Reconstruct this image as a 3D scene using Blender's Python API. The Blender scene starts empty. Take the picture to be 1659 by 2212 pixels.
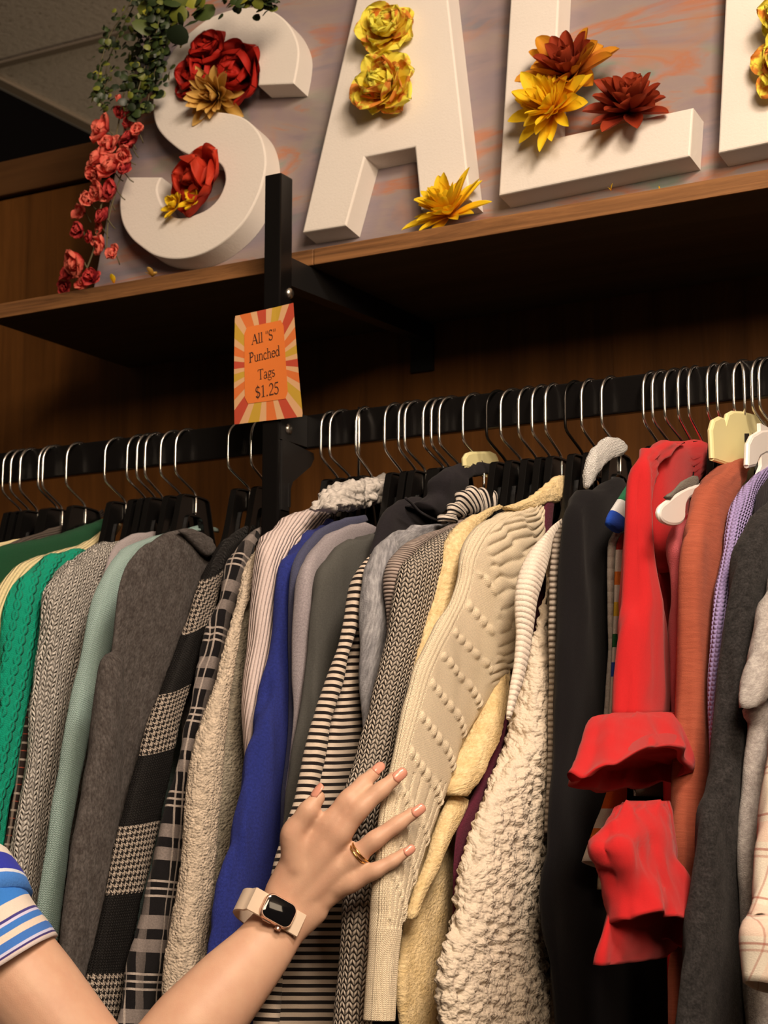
import bpy, bmesh, math, random
import numpy as np
from mathutils import Vector, Matrix, noise
random.seed(11)
SC = bpy.context.scene
COL = SC.collection
W, H, F = 1659, 2212, 4000.0
PSI, TH = math.radians(29.7), math.radians(9.2)
_f0 = np.array([-math.sin(PSI), math.cos(PSI), 0]); RIGHT = np.array([math.cos(PSI), math.sin(PSI), 0]); _z = np.array([0, 0, 1.0])
FWD = _f0*math.cos(TH)+_z*math.sin(TH); UP = _z*math.cos(TH)-_f0*math.sin(TH)
CAM = np.array([1.18274, -1.80770, 1.30271])      # eye point, metres

def ray(px, py):
    return FWD+(px-W/2)/F*RIGHT+(H/2-py)/F*UP
def unp(px, py, ax, val):                         # a sight line met with the plane axis = val
    r = ray(px, py); return CAM+(val-CAM[ax])/r[ax]*r
def at_depth(px, py, d):
    return CAM+d*ray(px, py)
def unp_plane(px, py, o, n):
    r = ray(px, py); return CAM+np.dot(o-CAM, n)/np.dot(r, n)*r

# ---------------------------------------------------------------- objects
def root(name, label, cat, loc=(0, 0, 0), group=None):
    o = bpy.data.objects.new(name, None); COL.objects.link(o)
    o.location = Vector([float(c) for c in loc]); o.empty_display_size = .02
    o['label'] = label; o['category'] = cat
    if group: o['group'] = group
    return o
def tag(o, label, cat, group=None):
    o['label'] = label; o['category'] = cat
    if group: o['group'] = group
    return o
def struct(o):
    o['kind'] = 'structure'; return o
def link(name, verts, faces, mats, parent=None, uvs=None, smooth=True, midx=None, local=False, sharp=None):
    me = bpy.data.meshes.new(name)
    me.from_pydata([tuple(map(float, v)) for v in verts], [], [tuple(map(int, f)) for f in faces])
    if not isinstance(mats, (list, tuple)): mats = [mats]
    for m in mats: me.materials.append(m)
    if uvs is not None:
        ul = me.uv_layers.new(name='UVMap')
        ul.data.foreach_set('uv', np.asarray(uvs, dtype=np.float32).ravel())
    if midx is not None: me.polygons.foreach_set('material_index', np.asarray(midx, dtype=np.int32))
    if smooth: me.polygons.foreach_set('use_smooth', np.ones(len(me.polygons), dtype=bool))
    if sharp: me.set_sharp_from_angle(angle=math.radians(sharp))
    me.update()
    o = bpy.data.objects.new(name, me); COL.objects.link(o)
    if parent is not None:
        o.parent = parent
        if not local and parent.type == 'EMPTY': o.location = -parent.location
    return o
class MB:                                          # collects boxes, tubes, plates; build() links them as ONE mesh
    def __init__(s): s.v = []; s.f = []; s.m = []
    def add(s, v, f, m=0):
        n = len(s.v); s.v += [np.asarray(p, float) for p in v]; s.f += [tuple(i+n for i in q) for q in f]; s.m += [m]*len(f)
    def box(s, x0, x1, y0, y1, z0, z1, m=0):
        v = [(x, y, z) for x in (x0, x1) for y in (y0, y1) for z in (z0, z1)]
        s.add(v, [(0, 1, 3, 2), (4, 6, 7, 5), (0, 4, 5, 1), (2, 3, 7, 6), (0, 2, 6, 4), (1, 5, 7, 3)], m)
    def tube(s, pts, r, n=10, m=0, cap=True):
        pts = [np.asarray(p, float) for p in pts]; rr = r if hasattr(r, '__len__') else [r]*len(pts)
        prev = None; v = []; f = []
        for i, p in enumerate(pts):
            t = pts[min(i+1, len(pts)-1)]-pts[max(i-1, 0)]; t = t/(np.linalg.norm(t)+1e-12)
            if prev is None:
                a = np.array([1.0, 0, 0]) if abs(t[0]) < .9 else np.array([0, 1.0, 0])
            else: a = prev
            a = a-np.dot(a, t)*t; a /= np.linalg.norm(a)+1e-12; b = np.cross(t, a); prev = a
            for k in range(n):
                w = 2*math.pi*k/n; v.append(p+rr[i]*(math.cos(w)*a+math.sin(w)*b))
        for i in range(len(pts)-1):
            for k in range(n):
                f.append((i*n+k, i*n+(k+1) % n, (i+1)*n+(k+1) % n, (i+1)*n+k))
        if cap: f.append(tuple(range(n-1, -1, -1))); f.append(tuple((len(pts)-1)*n+k for k in range(n)))
        s.add(v, f, m)
    def plate(s, poly, d, m=0):                    # closed polygon of 3-D points, thickness vector d
        n = len(poly); a = [np.asarray(p, float)-np.asarray(d)/2 for p in poly]; b = [np.asarray(p, float)+np.asarray(d)/2 for p in poly]
        s.add(a+b, [tuple(range(n-1, -1, -1)), tuple(range(n, 2*n))]+[(i, (i+1) % n, n+(i+1) % n, n+i) for i in range(n)], m)
    def build(s, name, mats, parent=None, smooth=False, bevel=0, sharp=None, local=False):
        o = link(name, s.v, s.f, mats, parent, smooth=smooth, midx=s.m, local=local, sharp=sharp)
        bm = bmesh.new(); bm.from_mesh(o.data)
        if bevel:
            bmesh.ops.remove_doubles(bm, verts=bm.verts, dist=1e-6)
            bmesh.ops.bevel(bm, geom=[e for e in bm.edges if len(e.link_faces) == 2 and e.calc_face_angle(0) > .6], offset=bevel, segments=2, affect='EDGES', profile=.6)
        bmesh.ops.recalc_face_normals(bm, faces=bm.faces)
        bm.to_mesh(o.data); bm.free(); o.data.update()
        return o

def spline(pts, n):                                # smooth open polyline resampled to n points
    p = np.asarray(pts, float)
    if len(p) == 2:
        t = np.linspace(0, 1, n)[:, None]; return p[0]*(1-t)+p[1]*t
    q = np.vstack([2*p[0]-p[1], p, 2*p[-1]-p[-2]]); out = []
    for i in range(1, len(q)-2):
        a, b, c, d = q[i-1:i+3]
        for t in np.linspace(0, 1, 14, endpoint=False):
            out.append(.5*((2*b)+(c-a)*t+(2*a-5*b+4*c-d)*t*t+(3*b-a-3*c+d)*t**3))
    out.append(p[-1]); out = np.array(out)
    s = np.r_[0, np.cumsum(np.linalg.norm(np.diff(out, axis=0), axis=1))]
    x = np.linspace(0, s[-1], n)
    return np.stack([np.interp(x, s, out[:, k]) for k in range(p.shape[1])], 1)

# ---------------------------------------------------------------- materials
def lin(c):
    c = np.asarray(c, float)/255.0
    return tuple(np.where(c <= .04045, c/12.92, ((c+.055)/1.055)**2.4))
TINT = np.array([1.0, .87, .73])
def A(r, g, b, k=1.0):                             # dye colour as it reads under the shop's warm lamps
    return tuple(np.clip(np.array(lin((r, g, b)))/TINT*.80/k, 0.001, .9))
class Mat:
    def __init__(s, name, col=(.5, .5, .5), rough=.7, **kw):
        s.m = bpy.data.materials.new(name); s.m.use_nodes = True; s.t = s.m.node_tree
        s.p = s.t.nodes['Principled BSDF']; s.set('Base Color', col); s.set('Roughness', rough)
        for k, v in kw.items(): s.set(k.replace('_', ' '), v)
    def set(s, k, v):
        i = s.p.inputs[k]
        if isinstance(v, bpy.types.NodeSocket): s.t.links.new(v, i)
        elif hasattr(v, '__len__') and len(v) == 3 and i.type == 'RGBA': i.default_value = (*v, 1)
        else: i.default_value = v
    def n(s, t): return s.t.nodes.new('ShaderNode'+t)
    def put(s, v, i):
        if isinstance(v, bpy.types.NodeSocket): s.t.links.new(v, i)
        elif hasattr(v, '__len__') and len(v) == 3 and i.type == 'RGBA': i.default_value = (*v, 1)
        else: i.default_value = v
    def math(s, op, *a):
        x = s.n('Math'); x.operation = op
        for i, v in enumerate(a): s.put(v, x.inputs[i])
        return x.outputs[0]
    def uv(s):
        x = s.n('TexCoord'); y = s.n('SeparateXYZ'); s.t.links.new(x.outputs['UV'], y.inputs[0]); return y.outputs[0], y.outputs[1]
    def obj(s): return s.n('TexCoord').outputs['Object']
    def comb(s, x, y, z=0):
        c = s.n('CombineXYZ'); s.put(x, c.inputs[0]); s.put(y, c.inputs[1]); s.put(z, c.inputs[2]); return c.outputs[0]
    def scale(s, vec, sc):
        c = s.n('VectorMath'); c.operation = 'MULTIPLY'; s.put(vec, c.inputs[0]); c.inputs[1].default_value = sc; return c.outputs[0]
    def noise(s, vec, sc, det=2, rough=.5, dist=0):
        x = s.n('TexNoise'); s.put(vec, x.inputs['Vector']); x.inputs['Scale'].default_value = sc; x.inputs['Detail'].default_value = det
        x.inputs['Roughness'].default_value = rough; x.inputs['Distortion'].default_value = dist; return x.outputs['Fac']
    def voro(s, vec, sc):
        x = s.n('TexVoronoi'); s.put(vec, x.inputs['Vector']); x.inputs['Scale'].default_value = sc; return x.outputs['Distance']
    def mix(s, f, a, b):
        x = s.n('Mix'); x.data_type = 'RGBA'; s.put(f, x.inputs[0]); s.put(a, x.inputs[6]); s.put(b, x.inputs[7]); return x.outputs[2]
    def ramp(s, f, st, interp='LINEAR'):
        x = s.n('ValToRGB'); r = x.color_ramp; r.interpolation = interp
        while len(r.elements) < len(st): r.elements.new(1)
        for e, (p, c) in zip(r.elements, st):
            e.position = p; e.color = (*c, 1) if hasattr(c, '__len__') else (c, c, c, 1)
        s.put(f, x.inputs[0]); return x.outputs[0]
    def bump(s, h, dist=.001, strength=1.0):
        x = s.n('Bump'); s.put(h, x.inputs['Height']); x.inputs['Distance'].default_value = dist; x.inputs['Strength'].default_value = strength
        s.t.links.new(x.outputs[0], s.p.inputs['Normal'])
    # yarn structures: u across, v along, in metres; all return a 0..1 height
    def knit(s, u, v, sw, sh):
        x = s.math('FRACT', s.math('DIVIDE', u, sw)); fx = s.math('ABSOLUTE', s.math('SUBTRACT', x, .5))
        y = s.math('FRACT', s.math('ADD', s.math('DIVIDE', v, sh), s.math('MULTIPLY', fx, 1.4)))
        hy = s.math('SINE', s.math('MULTIPLY', y, math.pi)); hx = s.math('ABSOLUTE', s.math('SINE', s.math('MULTIPLY', x, 2*math.pi)))
        return s.math('MULTIPLY', hy, s.math('POWER', hx, .5))
    def rib(s, u, p): return s.math('ABSOLUTE', s.math('SINE', s.math('MULTIPLY', u, math.pi/p)))
    def band(s, x, p, lo, hi, ph=0.0):             # 1 where fract(x/p+ph) in [lo, hi]
        y = s.math('FRACT', s.math('ADD', s.math('DIVIDE', x, p), ph))
        return s.math('MULTIPLY', s.math('GREATER_THAN', y, lo), s.math('LESS_THAN', y, hi))
    def houndstooth(s, u, v, c):
        a = s.math('FLOOR', s.math('DIVIDE', u, c/8)); b = s.math('FLOOR', s.math('DIVIDE', v, c/8))
        wa = s.math('LESS_THAN', s.math('FLOORED_MODULO', a, 8), 4); wb = s.math('LESS_THAN', s.math('FLOORED_MODULO', b, 8), 4)
        t = s.math('LESS_THAN', s.math('FLOORED_MODULO', s.math('ADD', a, b), 4), 2)
        return s.math('ADD', s.math('MULTIPLY', wa, t), s.math('MULTIPLY', wb, s.math('SUBTRACT', 1, t)))

def fabric(name, col, kind='plain', p=.003, q=None, amp=.0008, col2=None, mixn=.0, heather=.18, hs=500, rough=.95, sheen=.04, fuzz=0, colfn=None, hfn=None, stretch=(1, 1), warp=0):
    g = Mat(name, col, rough); u, v = g.uv(); uv = g.comb(u, v)
    if warp:
        u = g.math('ADD', u, g.math('MULTIPLY', g.math('SUBTRACT', g.noise(uv, 70, 2), .5), warp*2)); v = g.math('ADD', v, g.math('MULTIPLY', g.math('SUBTRACT', g.noise(g.scale(uv, (1.3, .7, 1)), 90, 2), .5), warp*2))
    g.set('Sheen Weight', sheen); g.set('Sheen Roughness', .6); g.set('Specular IOR Level', .15)
    q = q or p*.8
    if kind == 'knit': h = g.knit(u, v, p, q)
    elif kind == 'rib': h = g.rib(u, p)
    elif kind == 'ribknit': h = g.math('ADD', g.math('MULTIPLY', g.rib(u, p), .7), g.math('MULTIPLY', g.knit(u, v, .002, .0016), .3))
    elif kind == 'crossrib': h = g.rib(v, p)
    elif kind == 'waffle': h = g.math('MULTIPLY', g.rib(u, p), g.rib(v, p))
    elif kind == 'cable':
        x = g.math('SUBTRACT', g.math('FRACT', g.math('DIVIDE', u, p)), .5); o = g.math('MULTIPLY', g.math('SINE', g.math('MULTIPLY', v, 2*math.pi/q)), .16)
        e1 = g.math('SUBTRACT', 1, g.math('POWER', g.math('DIVIDE', g.math('ABSOLUTE', g.math('SUBTRACT', x, o)), .2), 2))
        e2 = g.math('SUBTRACT', 1, g.math('POWER', g.math('DIVIDE', g.math('ABSOLUTE', g.math('ADD', x, o)), .2), 2))
        h = g.math('MAXIMUM', g.math('MAXIMUM', e1, e2), 0); h = g.math('ADD', h, g.math('MULTIPLY', g.knit(u, v, .003, .0026), .15))
    elif kind == 'boucle': h = g.math('SUBTRACT', 1, g.voro(g.comb(u, g.math('MULTIPLY', v, 1.3)), 1/p))
    else: h = g.noise(uv, 1/p, 2)
    if hfn: h = hfn(g, u, v, h)
    if fuzz: h = g.math('ADD', h, g.math('MULTIPLY', g.noise(uv, 420, 3, .7), fuzz))
    c = col
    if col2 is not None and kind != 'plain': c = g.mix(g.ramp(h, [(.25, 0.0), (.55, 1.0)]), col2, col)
    elif col2 is not None: c = g.mix(g.ramp(g.noise(g.scale(uv, (stretch[0], stretch[1], 1)), hs*.25, 3, .7), [(.35, 0.0), (.65, 1.0)]), col2, col)
    if colfn: c = colfn(g, u, v, c, h)
    if heather:
        f = g.noise(g.scale(uv, (stretch[0], stretch[1], 1)), hs, 3, .7)
        mm = g.n('Mix'); mm.data_type = 'RGBA'; mm.blend_type = 'MULTIPLY'; mm.inputs[0].default_value = 1
        g.put(c, mm.inputs[6]); g.put(g.ramp(f, [(.3, 1-heather*1.6), (.7, 1+heather*.4 if heather < .01 else 1.0)]), mm.inputs[7]); c = mm.outputs[2]
    g.set('Base Color', c); g.bump(h, amp)
    return g.m

# ---------------------------------------------------------------- cloth lofts
XH = np.array([1.0, 0, 0])
def loft_world(name, Lw, Rw, mat, parent, b=.012, nu=36, fold=.002, disp=None, hollow=False, seed=0, comp=True, e=.8, side=XH, ftop=.5, ff=(20, 6), label=None, capend=True, cap=True, lift=None):
    N = len(Lw); cen = (Lw+Rw)/2; hv = (Rw-Lw)/2; a0 = np.linalg.norm(hv, axis=1); hh = hv/(a0[:, None]+1e-9)
    bb = np.full(N, b) if not hasattr(b, '__len__') else np.interp(np.linspace(0, 1, N), np.linspace(0, 1, len(b)), b)
    rr = cen-CAM; rl = np.hypot(rr[:, 0], rr[:, 1]); cs = (rr[:, 1]/rl)/np.maximum(.25, -rr[:, 0]/rl); hy = np.abs(hh[:, 1])+1e-3   # outline width of a rounded section seen obliquely
    if cap: bb = np.minimum(bb, .42*a0+.001)
    if comp:
        bb = np.minimum(bb, np.where(hy > .3, .78*a0*hy/cs, bb)); a = np.maximum((np.maximum(a0**1.667-(bb*cs*hy)**1.667, 0))**.6, .45*a0)
    else: a = a0
    s = np.linspace(0, 1, N); v = np.r_[0, np.cumsum(.5*(np.linalg.norm(np.diff(Lw, axis=0), axis=1)+np.linalg.norm(np.diff(Rw, axis=0), axis=1)))]
    tap = np.minimum(1, ftop+(1-ftop)*np.sqrt(np.clip(v/.02, 0, 1))); bb = bb*tap
    th = np.arange(nu)*2*math.pi/nu; c = np.sign(np.cos(th))*np.abs(np.cos(th))**e; sn = np.sign(np.sin(th))*np.abs(np.sin(th))**e
    side = side if side.ndim == 2 else np.repeat(side[None], N, 0)
    P = cen[:, None]+hh[:, None]*(a[:, None]*c[None])[..., None]+side[:, None]*(bb[:, None]*sn[None])[..., None]
    du = np.roll(P, -1, 1)-np.roll(P, 1, 1); dv = np.gradient(P, axis=0); nm = np.cross(du, dv); nm /= np.linalg.norm(nm, axis=2, keepdims=True)+1e-12
    if np.mean(np.sum(nm*(P-cen[:, None]), 2)) < 0: nm = -nm; flip = True
    else: flip = False
    seg = np.linalg.norm(np.roll(P, -1, 1)-P, axis=2); uu = np.concatenate([np.zeros((N, 1)), np.cumsum(seg, 1)], 1)
    D = np.zeros((N, nu))
    if fold:
        for i in range(N):
            for k in range(nu):
                p = P[i, k]
                D[i, k] = fold*(noise.noise(Vector((p[1]*ff[0]*2+seed*7.1, p[0]*ff[0]*3, p[2]*ff[1]+seed)))+.4*noise.noise(Vector((p[1]*ff[0]*5, p[0]*60+seed*3, p[2]*ff[1]*4))))
    if disp is not None:
        for i in range(N):
            for k in range(nu): D[i, k] += disp(uu[i, k], v[i], th[k]/math.pi, s[i])
    P = P+nm*D[..., None]
    if lift is not None:
        for i in range(N):
            for k in range(nu): P[i, k, 2] += lift(th[k], s[i])
    rings = [P]; vv = list(v)
    if hollow:
        ce = P[-1].mean(0); dn = cen[-1]-cen[-2]; dn /= np.linalg.norm(dn)
        rings += [(ce+(P[-1]-ce)*.86-dn*.001)[None], (ce+(P[-1]-ce)*.8-dn*.03)[None]]; vv += [v[-1]+.002, v[-1]+.03]
    Q = np.concatenate(rings); M = len(Q); verts = list(Q.reshape(-1, 3)); faces = []; uvs = []
    uq = np.concatenate([uu]+[uu[-1:]]*(M-N))
    for i in range(M-1):
        for k in range(nu):
            k2 = (k+1) % nu; f = (i*nu+k, i*nu+k2, (i+1)*nu+k2, (i+1)*nu+k)
            w = [(uq[i, k], vv[i]), (uq[i, k+1], vv[i]), (uq[i+1, k+1], vv[i+1]), (uq[i+1, k], vv[i+1])]
            if flip: f = f[::-1]; w = w[::-1]
            faces.append(f); uvs += w
    for i, off in ((0, -1), (M-1, 1)):
        ci = len(verts); ctr = Q[i].mean(0)
        if i == 0: ctr = ctr+(cen[0]-cen[1])/(np.linalg.norm(cen[0]-cen[1])+1e-9)*min(bb[0]*.6, .004)
        verts.append(ctr)
        for k in range(nu):
            k2 = (k+1) % nu; f = (i*nu+k2, i*nu+k, ci) if (off < 0) != flip else (i*nu+k, i*nu+k2, ci)
            w = [(uq[i, k], vv[i])]*3
            faces.append(f); uvs += w
    o = link(name, verts, faces, mat, parent, uvs)
    if label: o['label'] = label
    return o
def loft(name, X, L, R, mat, parent, dv=.007, **kw):
    x0, x1 = X if hasattr(X, '__len__') else (X, X)
    ln = sum(math.dist(L[i], L[i+1]) for i in range(len(L)-1))/2000
    n = max(10, int(ln/dv)); l = spline(L, n); r = spline(R, n); xs = np.linspace(x0, x1, n)
    return loft_world(name, np.array([unp(*p, 0, x) for p, x in zip(l, xs)]), np.array([unp(*p, 0, x) for p, x in zip(r, xs)]), mat, parent, **kw)
def torso(X, mat, parent, w=.15, z0=1.615, zb=.93, b=.006, yc=.074, name='body'):
    pr = [(z0, .045), (z0-.02, .08), (z0-.045, .12), (z0-.075, w*.95), (z0-.11, w), (z0-.3, w*.97), (zb+.05, w), (zb, w)]
    p = spline(pr, 40); L = np.array([(X, yc-q[1], q[0]) for q in p]); R = np.array([(X, yc+q[1], q[0]) for q in p])
    return loft_world(name, L, R, mat, parent, b=b, nu=24, fold=.0015, comp=False, seed=X*31)
# ---------------------------------------------------------------- camera and light
cd = bpy.data.cameras.new('camera'); cam = bpy.data.objects.new('camera', cd); COL.objects.link(cam)
cd.sensor_fit = 'HORIZONTAL'; cd.sensor_width = 36; cd.lens = F/W*36; cd.clip_start = .05
cam.matrix_world = Matrix(((RIGHT[0], UP[0], -FWD[0], CAM[0]), (RIGHT[1], UP[1], -FWD[1], CAM[1]), (RIGHT[2], UP[2], -FWD[2], CAM[2]), (0, 0, 0, 1)))
cd.dof.use_dof = True; cd.dof.focus_distance = 1.82; cd.dof.aperture_fstop = 18
SC.camera = cam
def area(name, loc, target, size, power, col, sy=None):
    d = bpy.data.lights.new(name, 'AREA'); d.energy = power; d.color = col; d.size = size
    if sy: d.shape = 'RECTANGLE'; d.size_y = sy
    o = bpy.data.objects.new(name, d); COL.objects.link(o); o.location = loc
    o.rotation_euler = (Vector(target)-Vector(loc)).to_track_quat('-Z', 'Y').to_euler(); return o
WARM = (1.0, .80, .60)
area('lamp_or_fill', (1.45, -1.15, 2.92), (.35, .05, 1.75), .42, 44, (1, .81, .65))
area('lamp_or_fill', (1.9, -2.3, 2.75), (.3, 0, 1.5), .9, 84, (1, .765, .55))  # soft fill added from the front to brighten the garments
area('lamp_or_fill', (3.2, -1.6, 2.92), (.5, .1, 1.6), 1.0, 22, (1, .76, .52))
area('ceiling_uplight_fill', (-.2, 2.6, 2.1), (-1.3, 1.4, 3.0), .5, 9, (1, .74, .46))  # no known lamp here: uplight added so the far ceiling shows
wd = bpy.data.worlds.new('room_ambience'); SC.world = wd; wd.use_nodes = True
wd.node_tree.nodes['Background'].inputs[0].default_value = (1, .72, .46, 1); wd.node_tree.nodes['Background'].inputs[1].default_value = .035
vs = SC.view_settings; vs.view_transform = 'Standard'; vs.look = 'None'; vs.exposure = 0; vs.gamma = 1; vs.use_curve_mapping = False

# ---------------------------------------------------------------- setting
def wood(name, dark, light, axis, sc=1.0, rough=.5, coarse=6, contrast=(.3, .7), planks=None):
    g = Mat(name, light, rough); o = g.obj()
    st = {'z': (28, 28, 1.6), 'x': (1.6, 28, 28)}[axis]
    n1 = g.noise(g.scale(o, tuple(k*sc for k in st)), 1, 7, .68, .8); n2 = g.noise(g.scale(o, tuple(k*sc*.12 for k in st)), coarse*.2, 2, .5)
    f = g.math('ADD', g.math('MULTIPLY', n1, .6), g.math('MULTIPLY', n2, .4))
    c = g.ramp(f, [(contrast[0], dark), (contrast[1], light)])
    g.set('Base Color', c); g.bump(n1, .0015, .6); g.set('Specular IOR Level', .35)
    return g.m
M_wall = wood('wood_panelling', (.032, .0115, .0024), (.160, .062, .0125), 'z', rough=.45)
M_trim = wood('wood_trim', (.05, .02, .006), (.11, .05, .016), 'x', rough=.5)
M_shelfedge = wood('shelf_wood', (.035, .013, .004), (.27, .125, .045), 'x', sc=2.6, rough=.6, contrast=(.36, .60))
M_under = wood('shelf_underside', (.045, .030, .014), (.085, .060, .030), 'x', rough=.85)
M_floor = wood('floor_wood', (.03, .015, .008), (.07, .04, .02), 'x', rough=.5)
g = Mat('ceiling_tile', (.55, .50, .45), .95); n = g.noise(g.obj(), 60, 3, .7); g.set('Base Color', g.ramp(n, [(.30, (.32, .27, .22)), (.42, (.60, .55, .50))])); g.bump(n, .002); M_ceil = g.m
M_grid = Mat('ceiling_grid', (.22, .18, .14), .95).m
M_dark = Mat('dark_paint', (.004, .0035, .004), .95, Specular_IOR_Level=.02).m
YW = .395
def sbox(name, x0, x1, y0, y1, z0, z1, m, parent=None, bevel=0):
    b = MB(); b.box(x0, x1, y0, y1, z0, z1); return b.build(name, m, parent, bevel=bevel)
struct(sbox('floor', -3, 3.5, -4, 4.5, -.05, 0, M_floor))
struct(sbox('wall_back', -3, 3.5, YW, YW+.10, 0, 2.283, M_wall))
struct(sbox('trim_1', -3, 3.5, YW-.012, YW+.112, 2.287, 2.345, M_trim, bevel=.003))
struct(sbox('wall_left', -1.72, -1.66, YW+.5, 4.5, 0, 2.985, M_dark))
struct(sbox('ceiling', -1.66, 3.5, -4, 4.5, 3.0, 3.05, M_ceil))
b = MB(); b.box(-1.66, -1.628, -4, 4.5, 2.99, 3.0)
for k in range(14): b.box(-1.628, 3.5, -3.62+k*.61-.012, -3.62+k*.61+.012, 2.994, 3.0)
struct(b.build('trim_2', M_grid))

# ---------------------------------------------------------------- shelf, post, rail
M_black = Mat('black_powder_coat', (.005, .0045, .0045), .25, Specular_IOR_Level=.3).m
M_blackmat = Mat('black_steel', (.008, .0075, .0075), .45).m
g = Mat('chrome_wire', (.78, .76, .72), .22, Metallic=1.0); M_chrome = g.m
M_bolt = Mat('zinc_bolt', (.7, .68, .62), .3, Metallic=1.0).m
def board(x0, x1, label):
    t = root('shelf_board', label, 'shelf', ((x0+x1)/2, .23, 1.971), 'wood boards of the display shelf')
    b = MB(); b.box(x0, x1, .0735, YW-.003, 1.9715, 1.990); b.build('board', M_under, t)
    b = MB(); b.box(x0, x1, .0700, .0735, 1.9705, 1.9912); b.build('front_edging', M_shelfedge, t, bevel=.0012)
    return t
board(-.52, .0105, 'brown wood shelf board left of the black post, under the letter S')
board(.0115, 1.35, 'brown wood shelf board right of the black post, under the letters A, L and E')
t = root('shelf_post', 'black square steel post with an orange price sign taped on it', 'post', (-.004, .013, 0))
sbox('upright', -.0157, .0077, 0, .027, 0, 2.0690, M_black, t, bevel=.0018)
b = MB(); xa, xb = -.0137, .0057
b.add([(xa, .027, 1.9695), (xb, .027, 1.9695), (xb, .027, 1.934), (xa, .027, 1.934), (xa, YW-.006, 1.9695), (xb, YW-.006, 1.9695), (xb, YW-.006, 1.946), (xa, YW-.006, 1.946)],
      [(0, 1, 5, 4), (3, 7, 6, 2), (0, 4, 7, 3), (1, 2, 6, 5), (0, 3, 2, 1), (4, 5, 6, 7)])
b.build('bracket_arm', M_blackmat, t)
sbox('wall_plate', -.028, .007, YW-.006, YW-.0005, 1.905, 1.9695, M_blackmat, t)
b = MB(); xg = .0085
b.box(.0077, .0095, .002, .0615, 1.7395, 1.778); b.plate([(xg, y, z) for y, z in ((.020, 1.7395), (.076, 1.7345), (.078, 1.728), (.070, 1.717), (.030, 1.692), (.022, 1.676), (.022, 1.655), (.006, 1.655), (.006, 1.7395))], (.0018, 0, 0))
b.box(.0077, .0105, .020, .0235, 1.660, 1.689)
b.build('rail_bracket', M_blackmat, t)
for z, y in ((1.9227, .026), (1.7545, .0235)):
    b = MB(); c = np.array([.0077 if z > 1.8 else .0095, y-.004, z]); v = []; f = []
    for i in range(5):
        for k in range(16):
            w = i/4*math.pi/2; q = 2*math.pi*k/16; v.append(c+np.array([.0042*math.sin(w), .0068*math.cos(w)*math.cos(q), .0068*math.cos(w)*math.sin(q)]))
    for i in range(4):
        for k in range(16): f.append((i*16+k, i*16+(k+1) % 16, (i+1)*16+(k+1) % 16, (i+1)*16+k))
    b.add(v, f); b.build('bolt', M_bolt, t, smooth=True)
r = root('clothes_rail', 'long black rectangular steel rail the hangers hook over', 'clothes rail', (.2, .0675, 1.735))
sbox('rail_bar', -1.0, 1.3, .0620, .0740, 1.7380, 1.7795, M_black, r, bevel=.002)

# ---------------------------------------------------------------- sign letters and backdrop
AL = math.radians(9.5); LO = np.array([0, .150, 2.034]); LN = np.array([0, math.cos(AL), -math.sin(AL)]); LU = np.array([0, math.sin(AL), math.cos(AL)])
DEP = .036
def lp(px, py): p = unp_plane(px, py, LO, LN)-LO; return p[0], float(np.dot(p, LU))
def lw(x, y, d=0.0): return LO+np.array([x, 0, 0])+LU*y+LN*d
g = Mat('opal_paint', (.5, .45, .42), .45); o = g.obj()
mp = g.n('Mapping'); mp.inputs['Rotation'].default_value = (0, math.radians(24), 0); mp.inputs['Scale'].default_value = (4.2, 4, 15); g.put(o, mp.inputs[0]); sv = mp.outputs[0]
n1 = g.noise(sv, .8, 5, .55, 1.1); n2 = g.noise(g.scale(o, (7, 7, 11)), .8, 4, .55, .9); n3 = g.noise(g.scale(o, (6, 6, 8)), 1.3, 3, .5, .5)
c = g.ramp(n1, [(.26, (0.160, 0.184, 0.208)), (.38, (0.192, 0.168, 0.192)), (.46, (0.256, 0.200, 0.208)), (.54, (0.280, 0.224, 0.208)), (.59, (0.368, 0.160, 0.096)), (.64, (0.296, 0.216, 0.200)), (.70, (0.192, 0.232, 0.200)), (.8, (0.248, 0.240, 0.264))])
c = g.mix(g.ramp(n2, [(.50, 0.0), (.66, .75)]), c, (0.208, 0.176, 0.208)); c = g.mix(g.ramp(n3, [(.60, 0.0), (.74, .6)]), c, (0.200, 0.256, 0.176))
c = g.mix(g.ramp(n2, [(.27, .6), (.38, 0.0)]), c, (0.352, 0.184, 0.112))
g.set('Base Color', c); g.bump(g.noise(sv, 6, 3), .0008); M_opal = g.m
bp = root('backdrop_panel', 'pastel marbled backdrop panel leaning behind the white letters', 'backdrop panel', (.4, .2, 1.995))
b = MB(); x0 = -.428; base = -.036
def bq(x, y, d): return lw(x, y, DEP+.0005+d)
for (xa, xb) in ((x0, 1.2),):
    v = [bq(xa, base, 0), bq(xb, base, 0), bq(xb, .62, 0), bq(xa+.035, .62, 0), bq(xa, base, .008), bq(xb, base, .008), bq(xb, .62, .008), bq(xa+.035, .62, .008)]
    b.add(v, [(0, 1, 2, 3), (7, 6, 5, 4), (0, 4, 5, 1), (1, 5, 6, 2), (2, 6, 7, 3), (3, 7, 4, 0)])
b.build('board', M_opal, bp)
g = Mat('white_papier_mache', A(231, 212, 190, 1.0), .7); n = g.noise(g.scale(g.obj(), (1, 1, 1)), 320, 2, .6)
nb = g.noise(g.scale(g.obj(), (9, 9, 9)), 1, 2); g.set('Base Color', g.mix(g.ramp(nb, [(.4, 0.0), (.7, .35)]), (.70, .655, .60), (.65, .60, .54))); g.bump(n, .0006, .5); M_white = g.m
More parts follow.
